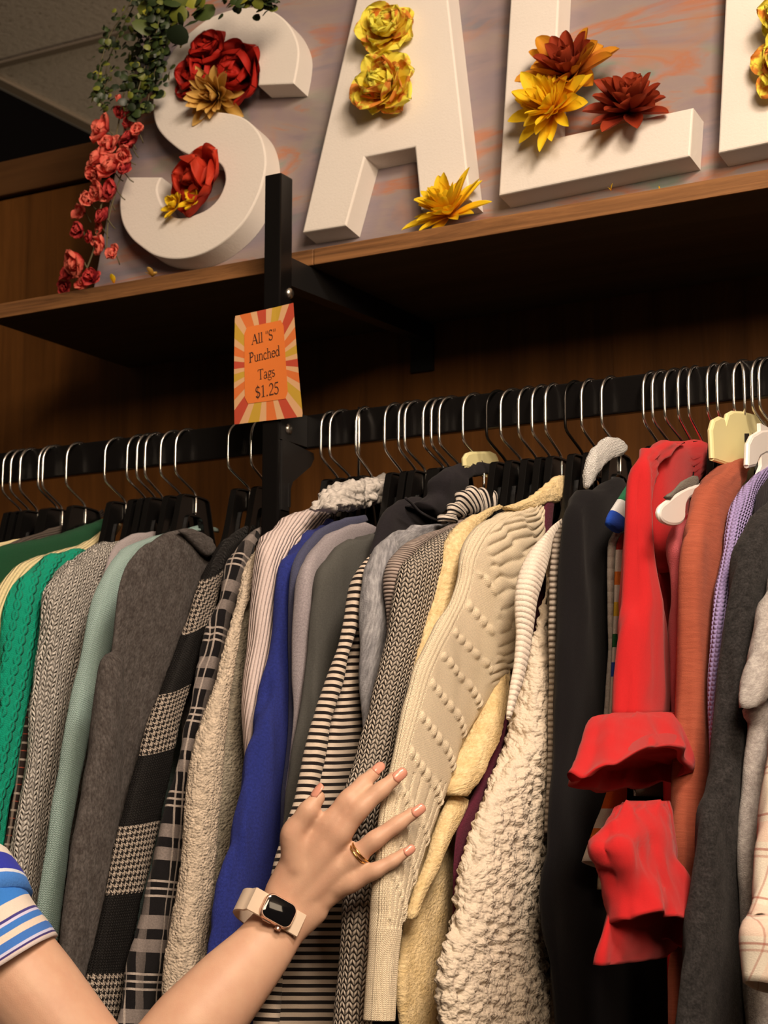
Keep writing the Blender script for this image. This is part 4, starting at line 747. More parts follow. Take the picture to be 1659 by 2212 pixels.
def petals(V, Fc, U, rng, c, ax, n, tilt, ln, wd, curl=0, cup=.3, ruffle=0, point=.0, z0=0, r0=.0, jit=.15, a0=None, na=7, nl=7):
    ax = np.asarray(ax, float); ax /= np.linalg.norm(ax); e1 = np.cross(ax, [0.3, .2, .9]); e1 /= np.linalg.norm(e1); e2 = np.cross(ax, e1)
    ph = rng.uniform(0, 6.28) if a0 is None else a0
    for k in range(n):
        az = ph+2*math.pi*k/n+rng.uniform(-jit, jit)*2*math.pi/n*1.5; rad = math.cos(az)*e1+math.sin(az)*e2; tan = np.cross(ax, rad)
        T = math.radians(tilt+rng.uniform(-jit, jit)*50); l = ln*(1+rng.uniform(-jit, jit)); w = wd*(1+rng.uniform(-jit, jit)); tw = rng.uniform(-.25, .25)
        p = np.asarray(c, float)+ax*z0+rad*r0; base = len(V); s1 = rng.uniform(0, 50)
        tl = [1-(1-i/(nl-1))**1.7 for i in range(nl)]
        for i, t in enumerate(tl):
            a = T+math.radians(curl)*t; d = math.sin(a)*rad+math.cos(a)*ax; nn = math.cos(a)*rad-math.sin(a)*ax
            if i: p = p+d*l*(t-tl[i-1])
            m0 = .62-.12*point
            hw = w*(.28+.72*math.sin(math.pi/2*t/m0)) if t < m0 else w*max(.05, (1-((t-m0)/(1-m0))**2)**(.5+point*.8))
            for j in range(na):
                s = -1+2*j/(na-1); tt = tan*math.cos(tw*t)+nn*math.sin(tw*t)
                q = p+tt*hw*s-nn*cup*hw*s*s+nn*ruffle*w*t*math.sin(s*7+s1+t*4)*.5
                V.append(q); U.append((.5+s*.5, t))
        for i in range(nl-1):
            for j in range(na-1): Fc.append((base+i*na+j, base+i*na+j+1, base+(i+1)*na+j+1, base+(i+1)*na+j))
def pm(name, V, Fc, U, mat, parent):
    uv = [U[i] for f in Fc for i in f]; return link(name, V, Fc, mat, parent, uv)
def ball(c, r, n=10, sq=(1, 1, 1)):
    v = []; f = []
    for i in range(n+1):
        for k in range(2*n):
            a = math.pi*i/n; b = math.pi*k/n; v.append(np.asarray(c)+r*np.array([sq[0]*math.sin(a)*math.cos(b), sq[1]*math.sin(a)*math.sin(b), sq[2]*math.cos(a)]))
    for i in range(n):
        for k in range(2*n): f.append((i*2*n+k, i*2*n+(k+1) % (2*n), (i+1)*2*n+(k+1) % (2*n), (i+1)*2*n+k))
    return v, f
Y1, Y2, OR = A(250,204,40,.8), A(246,186,30,.8), A(226,110,44,.9)
M_pe = petal_mat('yellow_peony_silk', Y2, A(255,222,80,.8), stain=OR)
M_mum = petal_mat('yellow_mum_silk', A(226,130,20,.8), A(255,200,36,.8), A(250,186,24,.8))
M_rust = petal_mat('rust_silk', A(70,18,8,.9), A(176,66,34,.9), A(130,38,18,.9))
M_rusty = petal_mat('rust_yellow_silk', A(110,30,10,.9), A(226,150,36,.9), A(200,110,30,.9))
M_red = petal_mat('red_silk', A(96,8,4,.75), A(206,62,36,.75), A(160,24,12,.75))
M_red_shaded = petal_mat('shaded_red_silk', A(50,6,6,.6), A(170,34,22,.6), A(110,12,12,.6))  # red silk with the shade inside the S curve put into its colour
M_gold = petal_mat('old_gold_silk', A(120,76,20,.6), A(206,160,84,.62), A(176,128,48,.6))
M_core = Mat('flower_core', A(90,60,20,.9), .8).m
def flower(label, kind, px, py, R, lift, ax=None, mats=None, seed=1, cat='silk flower', plane=True, pos=None):
    rng = Rng(seed); c = np.asarray(pos) if pos is not None else lw(*lp(px, py), -lift); ax = np.array([-.1, -1, .25]) if ax is None else np.asarray(ax, float)
    t = root('silk_flower', label, cat, c, 'silk flowers on the letters')
    def layer(name, mat, specs):
        V, Fc, U = [], [], []
        for s in specs: petals(V, Fc, U, rng, c, ax, **s)
        pm(name, V, Fc, U, mat, t)
    if kind == 'peony':
        q = dict(ruffle=.35, jit=.22, na=9, nl=8, cup=.35)
        layer('outer_petals', mats[0], [dict(n=8, tilt=84, ln=R, wd=R*.46, curl=-14, **q), dict(n=8, tilt=68, ln=R*.96, wd=R*.44, curl=-30, z0=R*.05, **q), dict(n=8, tilt=54, ln=R*.9, wd=R*.40, curl=-45, z0=R*.08, **q)])
        layer('inner_petals', mats[-1], [dict(n=7, tilt=42, ln=R*.8, wd=R*.36, curl=-58, z0=R*.1, **q), dict(n=6, tilt=28, ln=R*.66, wd=R*.30, curl=-60, z0=R*.12, **q), dict(n=5, tilt=12, ln=R*.52, wd=R*.24, curl=-50, z0=R*.14, **q)])
    elif kind == 'mum':
        q = dict(point=.32, cup=.5, jit=.25, na=6, nl=8)
        layer('outer_petals', mats[0], [dict(n=12, tilt=82, ln=R*1.02, wd=R*.17, curl=6, **q), dict(n=12, tilt=64, ln=R*.98, wd=R*.17, curl=-6, z0=R*.05, **q), dict(n=11, tilt=50, ln=R*.9, wd=R*.16, curl=-10, z0=R*.07, **q)])
        layer('inner_petals', mats[-1], [dict(n=10, tilt=36, ln=R*.84, wd=R*.15, curl=-14, z0=R*.08, **q), dict(n=8, tilt=22, ln=R*.74, wd=R*.13, curl=-14, z0=R*.1, **q), dict(n=6, tilt=9, ln=R*.64, wd=R*.11, curl=-10, z0=R*.1, **q)])
    elif kind == 'dahlia':
        q = dict(point=.05, cup=.75, jit=.2, na=7, nl=8)
        layer('outer_petals', mats[0], [dict(n=11, tilt=84, ln=R, wd=R*.20, curl=-12, **q), dict(n=10, tilt=68, ln=R*.94, wd=R*.20, curl=-24, z0=R*.05, **q)])
        layer('inner_petals', mats[-1], [dict(n=10, tilt=54, ln=R*.85, wd=R*.19, curl=-30, z0=R*.08, **q), dict(n=8, tilt=36, ln=R*.7, wd=R*.17, curl=-32, z0=R*.1, **q), dict(n=6, tilt=16, ln=R*.55, wd=R*.14, curl=-30, z0=R*.1, **q)])
    elif kind == 'poppy':
        layer('petals', mats[0], [dict(n=5, tilt=78, ln=R, wd=R*.68, curl=-30, cup=.3, ruffle=.3, jit=.15, na=13, nl=10), dict(n=5, tilt=58, ln=R*.92, wd=R*.58, curl=-40, cup=.4, ruffle=.4, jit=.2, na=13, nl=10), dict(n=4, tilt=36, ln=R*.75, wd=R*.45, curl=-40, cup=.4, ruffle=.5, jit=.2, na=11, nl=9)])
    if kind in ('poppy', 'small'):
        if kind == 'small': layer('petals', mats[0], [dict(n=8, tilt=70, ln=R, wd=R*.28, curl=-20, cup=.4, ruffle=.3, jit=.2, point=.2), dict(n=6, tilt=42, ln=R*.75, wd=R*.24, curl=-25, cup=.4, ruffle=.3, jit=.2, point=.2)])
        v, f = ball(c+ax/np.linalg.norm(ax)*R*.18, R*.17); link('flower_centre', v, f, M_core, t)
    return t
flower('upper yellow peony on the letter A', 'peony', 850, 80, .043, .006, (.12, -1, .25), [M_pe], 3)
flower('lower yellow and orange peony on the letter A', 'peony', 848, 200, .047, .006, (-.1, -1, .05), [M_pe], 4)
flower('rust and yellow dahlia on the stem of the letter L', 'dahlia', 1240, 178, .058, .010, (.1, -.9, .55), [M_rusty, M_rust], 5)
flower('dark rust dahlia lying on the foot of the letter L', 'dahlia', 1362, 246, .054, .002, (.15, -.75, .7), [M_rust, M_rust], 6)
flower('bright yellow chrysanthemum in the corner of the letter L', 'mum', 1214, 258, .054, .020, (-.12, -1, .28), [M_mum], 7)
flower('bright yellow chrysanthemum at the foot of the letter A', 'mum', 985, 480, .052, .016, (.0, -.8, .75), [M_mum], 8)
flower('red poppy filling the lower curve of the letter S', 'poppy', 446, 386, .056, -.010, (-.35, -1, .05), [M_red], 9)
flower('small yellow flower in the lower curve of the letter S, beneath the poppy', 'small', 430, 438, .025, .004, (-.1, -1, .4), [M_mum], 10)
flower('small yellow flower at the lip of the lower S curve', 'small', 390, 450, .024, .006, (-.4, -1, .3), [M_mum], 11)
flower('red flower at the top of the upper S curve', 'poppy', 468, 128, .036, .008, (-.1, -1, .5), [M_red_shaded], 12)
flower('shade-darkened red flower at the right of the upper S curve', 'poppy', 515, 152, .050, -.016, (-.1, -1, -.1), [M_red_shaded], 13)
flower('shade-darkened red flower at the left of the upper S curve', 'poppy', 436, 166, .040, -.002, (-.4, -1, .1), [M_red_shaded], 14)
flower('old gold flower at the bottom of the upper S curve', 'mum', 470, 204, .048, -.006, (-.05, -1, -.25), [M_gold], 15)
flower('upper yellow flower on the letter E, at the photo edge', 'peony', 1714, 58, .040, .010, (-.1, -1, .2), [M_pe], 16)
flower('lower yellow flower on the letter E, at the photo edge', 'peony', 1716, 150, .042, .010, (-.1, -1, .1), [M_pe], 17)
for i, (px, py, lab, s_) in enumerate(((330, 598, 'loose pale yellow petals on the shelf below the letter S', .013), (246, 612, 'small loose yellow petal at the left end of the shelf', .010), (1320, 413, 'tiny loose yellow petal on the shelf below the letter L', .007), (1425, 409, 'tiny yellow scrap on the shelf edge right of the letter L petal', .004))):
    c = unp(px, py, 1, .078 if i > 1 else .082); c[2] = max(c[2], 1.9915); rng = Rng(70+i); V, Fc, U = [], [], []
    petals(V, Fc, U, rng, c, (0, -.25, 1), 4 if i == 0 else 2, 38 if i < 2 else 8, s_, s_*.34, curl=10, cup=.3, point=.3, na=5, nl=5, jit=.4)
    o = pm('loose_petal', V, Fc, U, M_mum if i else M_gold, None); tag(o, lab, 'petal', 'loose petals on the shelf')

# ---------------------------------------------------------------- coral garland and green vine at the left end
M_coral = petal_mat('coral_silk', A(130,30,30,.5), A(214,104,80,.56), A(190,72,60,.5))
M_coral2 = petal_mat('deep_coral_silk', A(90,16,24,.5), A(180,60,52,.55), A(140,34,38,.5))
M_stem = Mat('garland_stem', A(70,60,36,.5), .8).m
YG = .135
gl = root('flower_garland', 'garland of coral pink silk blossoms trailing down the left end of the shelf', 'garland', unp(180, 600, 1, YG))
bl = [(262,215,9,1),(266,240,12,2),(285,262,15,2),(300,285,13,1),(236,282,23,1),(240,318,19,1),(282,300,14,2),(285,318,17,2),(270,335,15,1),(225,352,22,1),(246,370,23,1),(208,376,15,1),(268,372,15,2),(222,412,19,1),(252,410,18,2),(190,430,16,1),(238,432,14,1),(184,458,16,1),(232,472,17,2),(178,492,16,2),(222,492,12,1),(200,512,12,2),(226,532,17,1),(250,548,13,1),(182,566,25,1),(162,598,18,2),(200,604,18,2),(182,620,14,1),(142,622,12,2)]
st = MB()
def gp(px, py, y=YG): return unp(px, py, 1, y)
st.tube(spline([gp(268, 200), gp(250, 300), gp(235, 380), gp(215, 460), gp(205, 530), gp(180, 600)], 60), .0012, 6)
st.tube(spline([gp(272, 230), gp(280, 310), gp(258, 390), gp(235, 470), gp(230, 540)], 50), .0011, 6)
for i, (px, py, r_, k) in enumerate(bl):
    rng = Rng(200+i); R = r_/1650*1.75; c = gp(px, py, YG+rng.uniform(-.012, .012)); c[2] = max(c[2], 1.992+R*.4); ax = (rng.uniform(-.7, .5), -1, rng.uniform(-.4, .7)); V, Fc, U = [], [], []
    petals(V, Fc, U, rng, c, ax, 6, 62, R, R*.5, curl=-25, cup=.35, ruffle=.5, jit=.25); petals(V, Fc, U, rng, c, ax, 5, 30, R*.75, R*.42, curl=-30, cup=.5, ruffle=.5, jit=.25, z0=R*.08)
    pm('blossom', V, Fc, U, M_coral if k == 1 else M_coral2, gl)
    q = c+np.array([rng.uniform(-.01, .01), .012, -.012]); st.tube([c, (c+q)/2+np.array([0, .003, -.003]), q], .0009, 5)
st.build('stem', M_stem, gl, smooth=True)
g = Mat('vine_leaf', (.03, .06, .015), .5); u, v = g.uv(); g.set('Base Color', g.ramp(u, [(0, A(18,26,10,.5)), (.5, A(38,48,16,.5)), (.8, A(80,80,20,.5)), (1, A(140,128,36,.55))])); M_leaf = g.m
def vine(label, strands, nleaf, seed, rl=(.004, .0075), y0=.14, bright=.25):
    rng = Rng(seed); t = root('trailing_vine', label, 'vine', unp(*strands[0][0], 1, y0), 'green vines at the left end')
    S = MB(); V, Fc, U = [], [], []
    for s in strands:
        dy = rng.uniform(-.02, .02); p = spline([unp(x, y, 1, y0+dy+rng.uniform(-.006, .006)) for x, y in s], 60); S.tube(p, .0008, 5)
        for k in range(nleaf):
            i = rng.randrange(2, 60); c = p[i]+np.array([rng.gauss(0, .008), rng.gauss(0, .008), rng.gauss(0, .008)]); r = rng.uniform(*rl)
            n = np.array([rng.gauss(0, .6), -1, rng.gauss(.3, .6)]); n /= np.linalg.norm(n); a = np.cross(n, [0, .3, 1]); a /= np.linalg.norm(a); b_ = np.cross(n, a)
            q = len(V); V.append(c+n*r*.25); tone = min(1, max(0, rng.random()**(1/ (bright+.25))*.9+rng.uniform(-.1, .1)))
            U.append((tone, 0))
            for j in range(9):
                w = 2*math.pi*j/9; rr = r*(1+.25*math.cos(w)); V.append(c+a*rr*math.cos(w)+b_*r*.85*math.sin(w)-n*.0006*math.cos(2*w)); U.append((tone, 0))
            for j in range(9): Fc.append((q, q+1+j, q+1+(j+1) % 9))
    S.build('stem', M_stem, t, smooth=True); o = pm('leaves', V, Fc, U, M_leaf, t); o['kind'] = 'stuff'; return t
vine('dense dark green vine of small round leaves hanging left of the letter S', [[(345,-40),(330,40),(318,120),(300,190),(285,240)], [(370,-40),(352,50),(340,130),(325,190),(318,225)], [(330,-40),(305,60),(290,130),(285,200),(270,250)], [(395,-40),(375,30),(355,90),(335,150),(330,200)], [(360,-40),(340,60),(318,150),(300,215),(296,250)]], 120, 31, bright=.3)
vine('thin outer vine strand with tiny leaves arching at the far left', [[(300,-30),(268,30),(240,70),(222,120),(208,185)], [(310,-30),(275,40),(250,90),(230,150),(225,215)], [(240,160),(225,190),(212,215),(225,225)]], 55, 32, (.003, .006), bright=.45)
vine('yellow green broad-leaved sprig above the vine left of the letter S', [[(300,40),(320,30),(345,20),(370,10)], [(320,60),(345,55),(375,52),(395,50)], [(380,-30),(400,0),(425,12),(442,18)]], 12, 33, (.010, .018), y0=.128, bright=1.2)
vine('small green sprig at the top photo edge above the letter S', [[(480,-30),(500,-5),(520,8)], [(540,-30),(550,0),(545,14)], [(590,-30),(585,0),(590,16)], [(500,-20),(540,-8),(595,-5)]], 26, 34, (.004, .008), y0=.13, bright=.7)
# ---------------------------------------------------------------- the shopper's arm
def chain(m, pts, rad, n=16, view=None, sub=6):     # rounded tapering limb; rad = (across, deep) pairs
    P_ = spline(pts, (len(pts)-1)*sub+1); rr = np.array([(q, q) if not hasattr(q, '__len__') else q for q in rad], float); x = np.linspace(0, 1, len(P_)); xs = np.linspace(0, 1, len(pts))
    # radii follow the joints
    d = np.r_[0, np.cumsum(np.linalg.norm(np.diff(np.asarray(pts, float), axis=0), axis=1))]; xs = d/d[-1]
    ra = np.interp(x, xs, rr[:, 0]); rb = np.interp(x, xs, rr[:, 1]); v = []; f = []; rings = []
    vw = -FWD if view is None else view
    def frame(i):
        t = P_[min(i+1, len(P_)-1)]-P_[max(i-1, 0)]; t /= np.linalg.norm(t); a = np.cross(t, vw); a /= np.linalg.norm(a); return t, a, np.cross(a, t)
    for s in (1, .94, .8, .55, .25):
        t, a, b = frame(0); k = math.sqrt(1-s*s); rings.append((P_[0]-t*s*(ra[0]+rb[0])/2, a*ra[0]*max(k, .02), b*rb[0]*max(k, .02)))
    for i in range(len(P_)):
        t, a, b = frame(i); rings.append((P_[i], a*ra[i], b*rb[i]))
    for s in (.25, .55, .8, .94, 1):
        t, a, b = frame(len(P_)-1); k = math.sqrt(1-s*s); rings.append((P_[-1]+t*s*(ra[-1]+rb[-1])/2, a*ra[-1]*max(k, .02), b*rb[-1]*max(k, .02)))
    for c, a, b in rings:
        for k in range(n): w = 2*math.pi*k/n; v.append(c+a*math.cos(w)+b*math.sin(w))
    for i in range(len(rings)-1):
        for k in range(n): f.append((i*n+k, i*n+(k+1) % n, (i+1)*n+(k+1) % n, (i+1)*n+k))
    f += [tuple(range(n-1, -1, -1)), tuple((len(rings)-1)*n+k for k in range(n))]
    m.add(v, f)
D0 = 1.690
def J(px, py, d): return at_depth(px, py, D0+d)
wrist = J(607, 1996, -.006)
HAND = {
 'thumb': ([J(640,1868,-.004), J(634,1800,-.008), J(668,1748,-.010), J(691,1717,-.006)], [.0145, .0120, .0098, .0072]),
 'index': ([J(690,1812,-.006), J(712,1778,-.008), J(752,1726,-.007), J(787,1690,.004), J(813,1666,.016)], [.0112, .0106, .0092, .0080, .0066]),
 'middle': ([J(712,1832,-.008), J(736,1800,-.011), J(779,1746,-.012), J(826,1704,-.006), J(858,1677,.001)], [.0118, .0112, .0096, .0084, .0070]),
 'ring': ([J(740,1872,-.006), J(768,1850,-.009), J(810,1814,-.012), J(862,1778,-.006), J(899,1752,.000)], [.0112, .0104, .0092, .0079, .0066]),
 'pinky': ([J(728,1918,-.004), J(760,1906,-.010), J(812,1880,-.016), J(851,1859,-.014), J(880,1838,-.008)], [.0104, .0096, .0080, .0068, .0056])}
elbow = J(272, 2388, -.085); shoulder = J(-105, 1940, -.045)
m = MB()
def refine(p, r_):                                  # slimmer between the knuckles than at them
    P2, R2 = [p[0]], [r_[0]]
    for i in range(len(p)-1):
        k = 1.0 if i == 0 else .90
        P2 += [(p[i]+p[i+1])/2, p[i+1]]; R2 += [(r_[i]+r_[i+1])/2*k, r_[i+1]*(1.03 if i < len(p)-2 else 1)]
    return P2, R2
for k, (p, r_) in HAND.items():
    q = list(p); q[-1] = p[-1]-(p[-1]-p[-2])/np.linalg.norm(p[-1]-p[-2])*.003; chain(m, *refine(q, r_), sub=4)
palm = [(J(690,1812,-.006), .0125, J(612,1925,-.002)), (J(708,1834,-.008), .0132, J(628,1940,-.005)), (J(728,1872,-.006), .0130, J(640,1955,-.005)), (J(728,1915,-.001), .0122, J(652,1970,-.003)), (J(640,1858,-.004), .0140, J(605,1938,-.002))]
for a, r_, w in palm:
    chain(m, [a, (a+w)/2+FWD*(.001), w, wrist+(w-wrist)*.25], [(r_, r_*.92), (r_*1.1, r_), (r_*1.12, r_*1.05), (.0155, .0150)])
chain(m, [J(655,1945,-.002), wrist, J(560,2058,-.020), J(500,2125,-.035), J(415,2222,-.056), elbow], [(.0270, .0150), (.0250, .0185), (.0290, .0225), (.0345, .0290), (.0395, .0360), (.0370, .0370)], n=28)
chain(m, [elbow, J(174,2281,-.078), J(69,2151,-.066), J(-10,2055,-.055), shoulder], [(.036, .037), (.0420, .0420), (.0455, .0455), (.0465, .0465), (.048, .052)], n=28)
tc = shoulder+np.array([-.165, -.02, 0]); FY = np.array([0, -1.0, 0]); hz = float(tc[2])
def T(x, y, z): return np.array([tc[0]+x, tc[1]+y, hz+z])
chain(m, [shoulder, T(.10, .0, .025), T(.0, .0, .05)], [(.048, .052), (.055, .06), (.055, .06)], n=24)
chain(m, [T(0, 0, .02), T(0, 0, -.10), T(0, .01, -.26), T(0, 0, -.42), T(0, 0, -.50)], [(.125, .085), (.132, .092), (.112, .082), (.145, .10), (.14, .10)], n=32, view=FY)
chain(m, [T(0, 0, .03), T(0, .012, .10)], [(.052, .054), (.046, .050)], n=24, view=FY)
chain(m, [T(0, .022, .115), T(0, .014, .18), T(0, .006, .245)], [(.040, .048), (.064, .078), (.070, .084)], n=28, view=FY)   # skull and jaw
chain(m, [T(0, .092, .185), T(0, .112, .158)], [.009, .0125], n=12, view=FY)                                                # nose
for sx in (-1, 1):
    chain(m, [T(sx*.072, .004, .185), T(sx*.076, -.004, .155)], [(.008, .016), (.006, .010)], n=12, view=FY)                # ears
    chain(m, [T(sx*.075, 0, -.44), T(sx*.08, .01, -.62), T(sx*.078, .015, -hz+.42), T(sx*.076, .0, -hz+.24), T(sx*.074, -.01, -hz+.07)], [(.075, .08), (.068, .072), (.050, .054), (.046, .050), (.034, .038)], n=24, view=FY)
    chain(m, [T(sx*.074, -.035, -hz+.035), T(sx*.078, .06, -hz+.03), T(sx*.082, .13, -hz+.022)], [(.030, .028), (.038, .026), (.032, .016)], n=20, view=np.array([0, 0, 1.0]))
la = [T(-.155, .0, .0), T(-.195, .0, -.13), T(-.205, .01, -.255), T(-.195, .06, -.37), T(-.180, .105, -.475)]
chain(m, [T(-.08, 0, .03)]+la, [(.055, .06), (.050, .054), (.042, .044), (.036, .038), (.034, .034), (.024, .019)], n=24)
hd = T(-.172, .125, -.54)
chain(m, [la[-1], hd], [(.024, .018), (.034, .015)], n=20, view=np.array([1.0, .3, 0]))
for k, (dy, ln, r_) in enumerate(((.030, .064, .0078), (.010, .074, .0082), (-.010, .070, .0080), (-.028, .055, .0068))):
    q = hd+np.array([.004, dy, -.010]); chain(m, [q, q+np.array([.008, .004, -.030]), q+np.array([.014, .002, -.030-ln*.4]), q+np.array([.012, -.006, -.030-ln])], [r_*1.2, r_*1.1, r_, r_*.8], n=12)
chain(m, [la[-1]+np.array([0, .012, -.02]), hd+np.array([.008, .050, -.005]), hd+np.array([.012, .058, -.045])], [.013, .0105, .0075], n=12)
g = Mat('skin', A(232, 178, 138, .92), .48); n = g.noise(g.obj(), 38, 3, .6); n2 = g.noise(g.obj(), 900, 2, .6)
g.set('Base Color', g.ramp(n, [(.3, A(224,166,130,1.04)), (.7, A(232,178,140,1.04))])); g.set('Subsurface Weight', .12); g.set('Subsurface Radius', (.01, .004, .002)); g.set('Subsurface Scale', .4); g.set('Specular IOR Level', .35)
g.bump(n2, .0002, .5); M_skin = g.m
pr = root('person', 'person in a blue and white striped T-shirt touching the cream cable sweater', 'person', T(0, 0, -hz))
tmp = link('tmp', m.v, m.f, M_skin, None)
md = tmp.modifiers.new('r', 'REMESH'); md.mode = 'VOXEL'; md.voxel_size = .0023; md.use_smooth_shade = True
sm = tmp.modifiers.new('s', 'SMOOTH'); sm.factor = .5; sm.iterations = 7
dg = bpy.context.evaluated_depsgraph_get(); me = bpy.data.meshes.new_from_object(tmp.evaluated_get(dg)); bpy.data.objects.remove(tmp)
me.name = 'body'; me.materials.clear(); me.materials.append(M_skin); me.polygons.foreach_set('use_smooth', np.ones(len(me.polygons), dtype=bool))
body = bpy.data.objects.new('body', me); COL.objects.link(body); body.parent = pr; body.location = -pr.location
M_nail = Mat('nail', A(226, 150, 120, .92), .22, Specular_IOR_Level=.6).m
for k, (p, r_) in HAND.items():
    tip, prev = p[-1], p[-2]; t = tip-prev; t /= np.linalg.norm(t); tip = tip-t*.0018; nrm = -FWD-np.dot(-FWD, t)*t
    if k == 'thumb': nrm = nrm*.55+np.cross(t, -FWD)*-.8
    if k == 'index': nrm = nrm*.8+np.cross(t, -FWD)*-.25
    nrm /= np.linalg.norm(nrm); a = np.cross(t, nrm); R = r_[-1]; c = tip+t*R*.15+nrm*R*.42; v = []; f = []; NU, NV = 12, 9
    for i in range(NV):
        for j in range(NU):
            x = -1+2*i/(NV-1); w = (-1+2*j/(NU-1))*1.05; hw = (1-.10*max(0, x)**2)*(1 if x > -.6 else math.sqrt(max(.15, 1-((-.6-x)/.5)**2)))
            v.append(c+t*R*(1.05*x+.25-.25*(j/(NU-1)*2-1)**2*(1 if x > .5 else -.3))+a*R*.80*math.sin(w)*hw+nrm*R*(.62*math.cos(w)-.10*x*x))
    f = [(i*NU+j, i*NU+j+1, (i+1)*NU+j+1, (i+1)*NU+j) for i in range(NV-1) for j in range(NU-1)]
    nm = link('fingernail', v, f, M_nail, pr); so = nm.modifiers.new('t', 'SOLIDIFY'); so.thickness = .0006; so.offset = 0
# shirt
def sb(*c): return A(*c, .95)
BANDS = [(0, sb(225,200,185)), (.020, sb(70,55,110)), (.035, sb(215,205,220)), (.050, sb(72,120,190)), (.095, sb(240,212,185)), (.135, sb(70,125,195)), (.175, sb(225,210,225)), (.190, sb(75,65,130)), (.205, sb(240,215,190)), (.285, sb(62,130,205)), (.40, sb(230,225,240)), (.412, sb(48,58,160)), (.52, sb(40,32,34)), (.60, sb(245,225,200)), (.69, sb(55,60,165)), (.78, sb(235,230,240)), (.79, sb(80,140,215)), (.90, sb(245,220,195))]
def shirtcol(g, u, v, c, h): return g.ramp(g.math('FRACT', g.math('DIVIDE', v, .150)), BANDS, 'CONSTANT')
M_shirt = fabric('striped_tshirt_jersey', (.6, .6, .6), 'plain', .0012, amp=.0003, heather=.05, colfn=shirtcol)
hemA, hemB = J(118, 2020, -.064), J(-88, 2162, -.064); topA, topB = J(-40, 1800, -.045), J(-225, 1955, -.045)
K = 40; s_ = np.linspace(0, 1, K)[:, None]
Lw = hemA*(1-s_)+topA*s_; Rw = hemB*(1-s_)+topB*s_
vecside = np.cross((topA-hemA), (hemB-hemA)); vecside /= np.linalg.norm(vecside)
o = loft_world('shirt_sleeve', Lw[::-1]*1.0, Rw[::-1]*1.0, M_shirt, pr, b=.058, cap=False, nu=64, fold=.002, comp=False, e=1.0, side=vecside, ftop=1, hollow=True, seed=50)
# stripes count up from the hem
uvl = o.data.uv_layers[0].data; mx = max(d.uv[1] for d in uvl)
ln = float(np.linalg.norm((topA+topB)/2-(hemA+hemB)/2))
for d in uvl: d.uv[1] = max(0.0, ln-d.uv[1]) if d.uv[1] <= ln+1e-6 else .001
def tubey(name, rows, mat, view_side=FY, **kw):      # rows: (x, y, z, half width, half depth) about the torso centre
    p = spline(rows, 44); L_ = np.array([T(q[0]-q[3], q[1], q[2]) for q in p]); R_ = np.array([T(q[0]+q[3], q[1], q[2]) for q in p])
    return loft_world(name, L_, R_, mat, pr, b=list(p[:, 4]), cap=False, nu=56, comp=False, e=1.0, side=FY, ftop=1, **kw)
tubey('shirt_body', [(0, .004, .075, .062, .062), (0, 0, .058, .10, .078), (0, 0, .036, .158, .088), (0, 0, .0, .190, .092), (0, 0, -.05, .175, .10), (0, 0, -.10, .150, .106), (0, .008, -.26, .145, .105), (0, .004, -.42, .184, .144), (0, .004, -.50, .190, .150)], M_shirt, fold=.004, seed=51)
yk = spline([la[1]*.4+la[0]*.6+np.array([.006, 0, 0]), la[0]+np.array([.012, 0, .004]), T(-.09, 0, .026), T(0, 0, .040), T(.09, 0, .026), shoulder+np.array([-.004, 0, .004]), shoulder*.7+J(-10,2055,-.055)*.3], 44); zz = np.array([0, 0, .064])
yt = np.gradient(yk, axis=0); yt /= np.linalg.norm(yt, axis=1)[:, None]; yz = np.cross(yt, np.array([0, 1.0, 0])); yz /= np.linalg.norm(yz, axis=1)[:, None]
loft_world('shirt_yoke', yk-yz*.060, yk+yz*.060, M_shirt, pr, b=.066, cap=False, nu=40, comp=False, e=1.0, side=np.array([0, 1.0, 0]), ftop=1, fold=.001, seed=58)
p = spline(la[:3], 20); dl = np.array([np.cross(p[min(i+1, 19)]-p[max(i-1, 0)], [0, 1.0, 0]) for i in range(20)]); dl /= np.linalg.norm(dl, axis=1)[:, None]
loft_world('shirt_sleeve', (p-dl*.056)[:15], (p+dl*.056)[:15], M_shirt, pr, b=.056, cap=False, nu=40, comp=False, e=1.0, side=np.array([0, 1.0, 0]), ftop=1, hollow=True, fold=.003, seed=52)
M_jean = fabric('dark_denim', (.02, .03, .06), 'plain', .001, heather=.4, hs=900)
tubey('trouser_seat', [(0, .002, -.42, .160, .118), (0, .002, -.48, .166, .122), (0, .004, -.54, .150, .116), (0, .006, -.575, .10, .09)], M_jean, fold=.002, seed=60)
for sx in (-1, 1):
    tubey('trouser_leg', [(sx*.074, 0, -.47, .084, .104), (sx*.078, 0, -.54, .090, .108), (sx*.08, .008, -.66, .080, .086), (sx*.079, .012, -hz+.42, .066, .070), (sx*.078, 0, -hz+.24, .064, .068), (sx*.077, -.008, -hz+.075, .060, .064)], M_jean, fold=.004, seed=53+sx)
    mbs = MB(); chain(mbs, [T(sx*.076, -.045, -hz+.042), T(sx*.080, .06, -hz+.038), T(sx*.084, .150, -hz+.030)], [(.041, .036), (.046, .034), (.038, .024)], n=20, view=np.array([0, 0, 1.0])); mbs.build('shoe', Mat('canvas_shoe', (.6, .56, .5), .8).m, pr, smooth=True)
M_hair = Mat('brown_hair', (.045, .022, .010), .45); nh = M_hair.noise(M_hair.scale(M_hair.obj(), (160, 160, 10)), 1, 3); M_hair.set('Base Color', M_hair.ramp(nh, [(.3, (.025, .012, .006)), (.7, (.09, .045, .02))])); M_hair.bump(nh, .003)
mbs = MB(); hv = []; hf = []
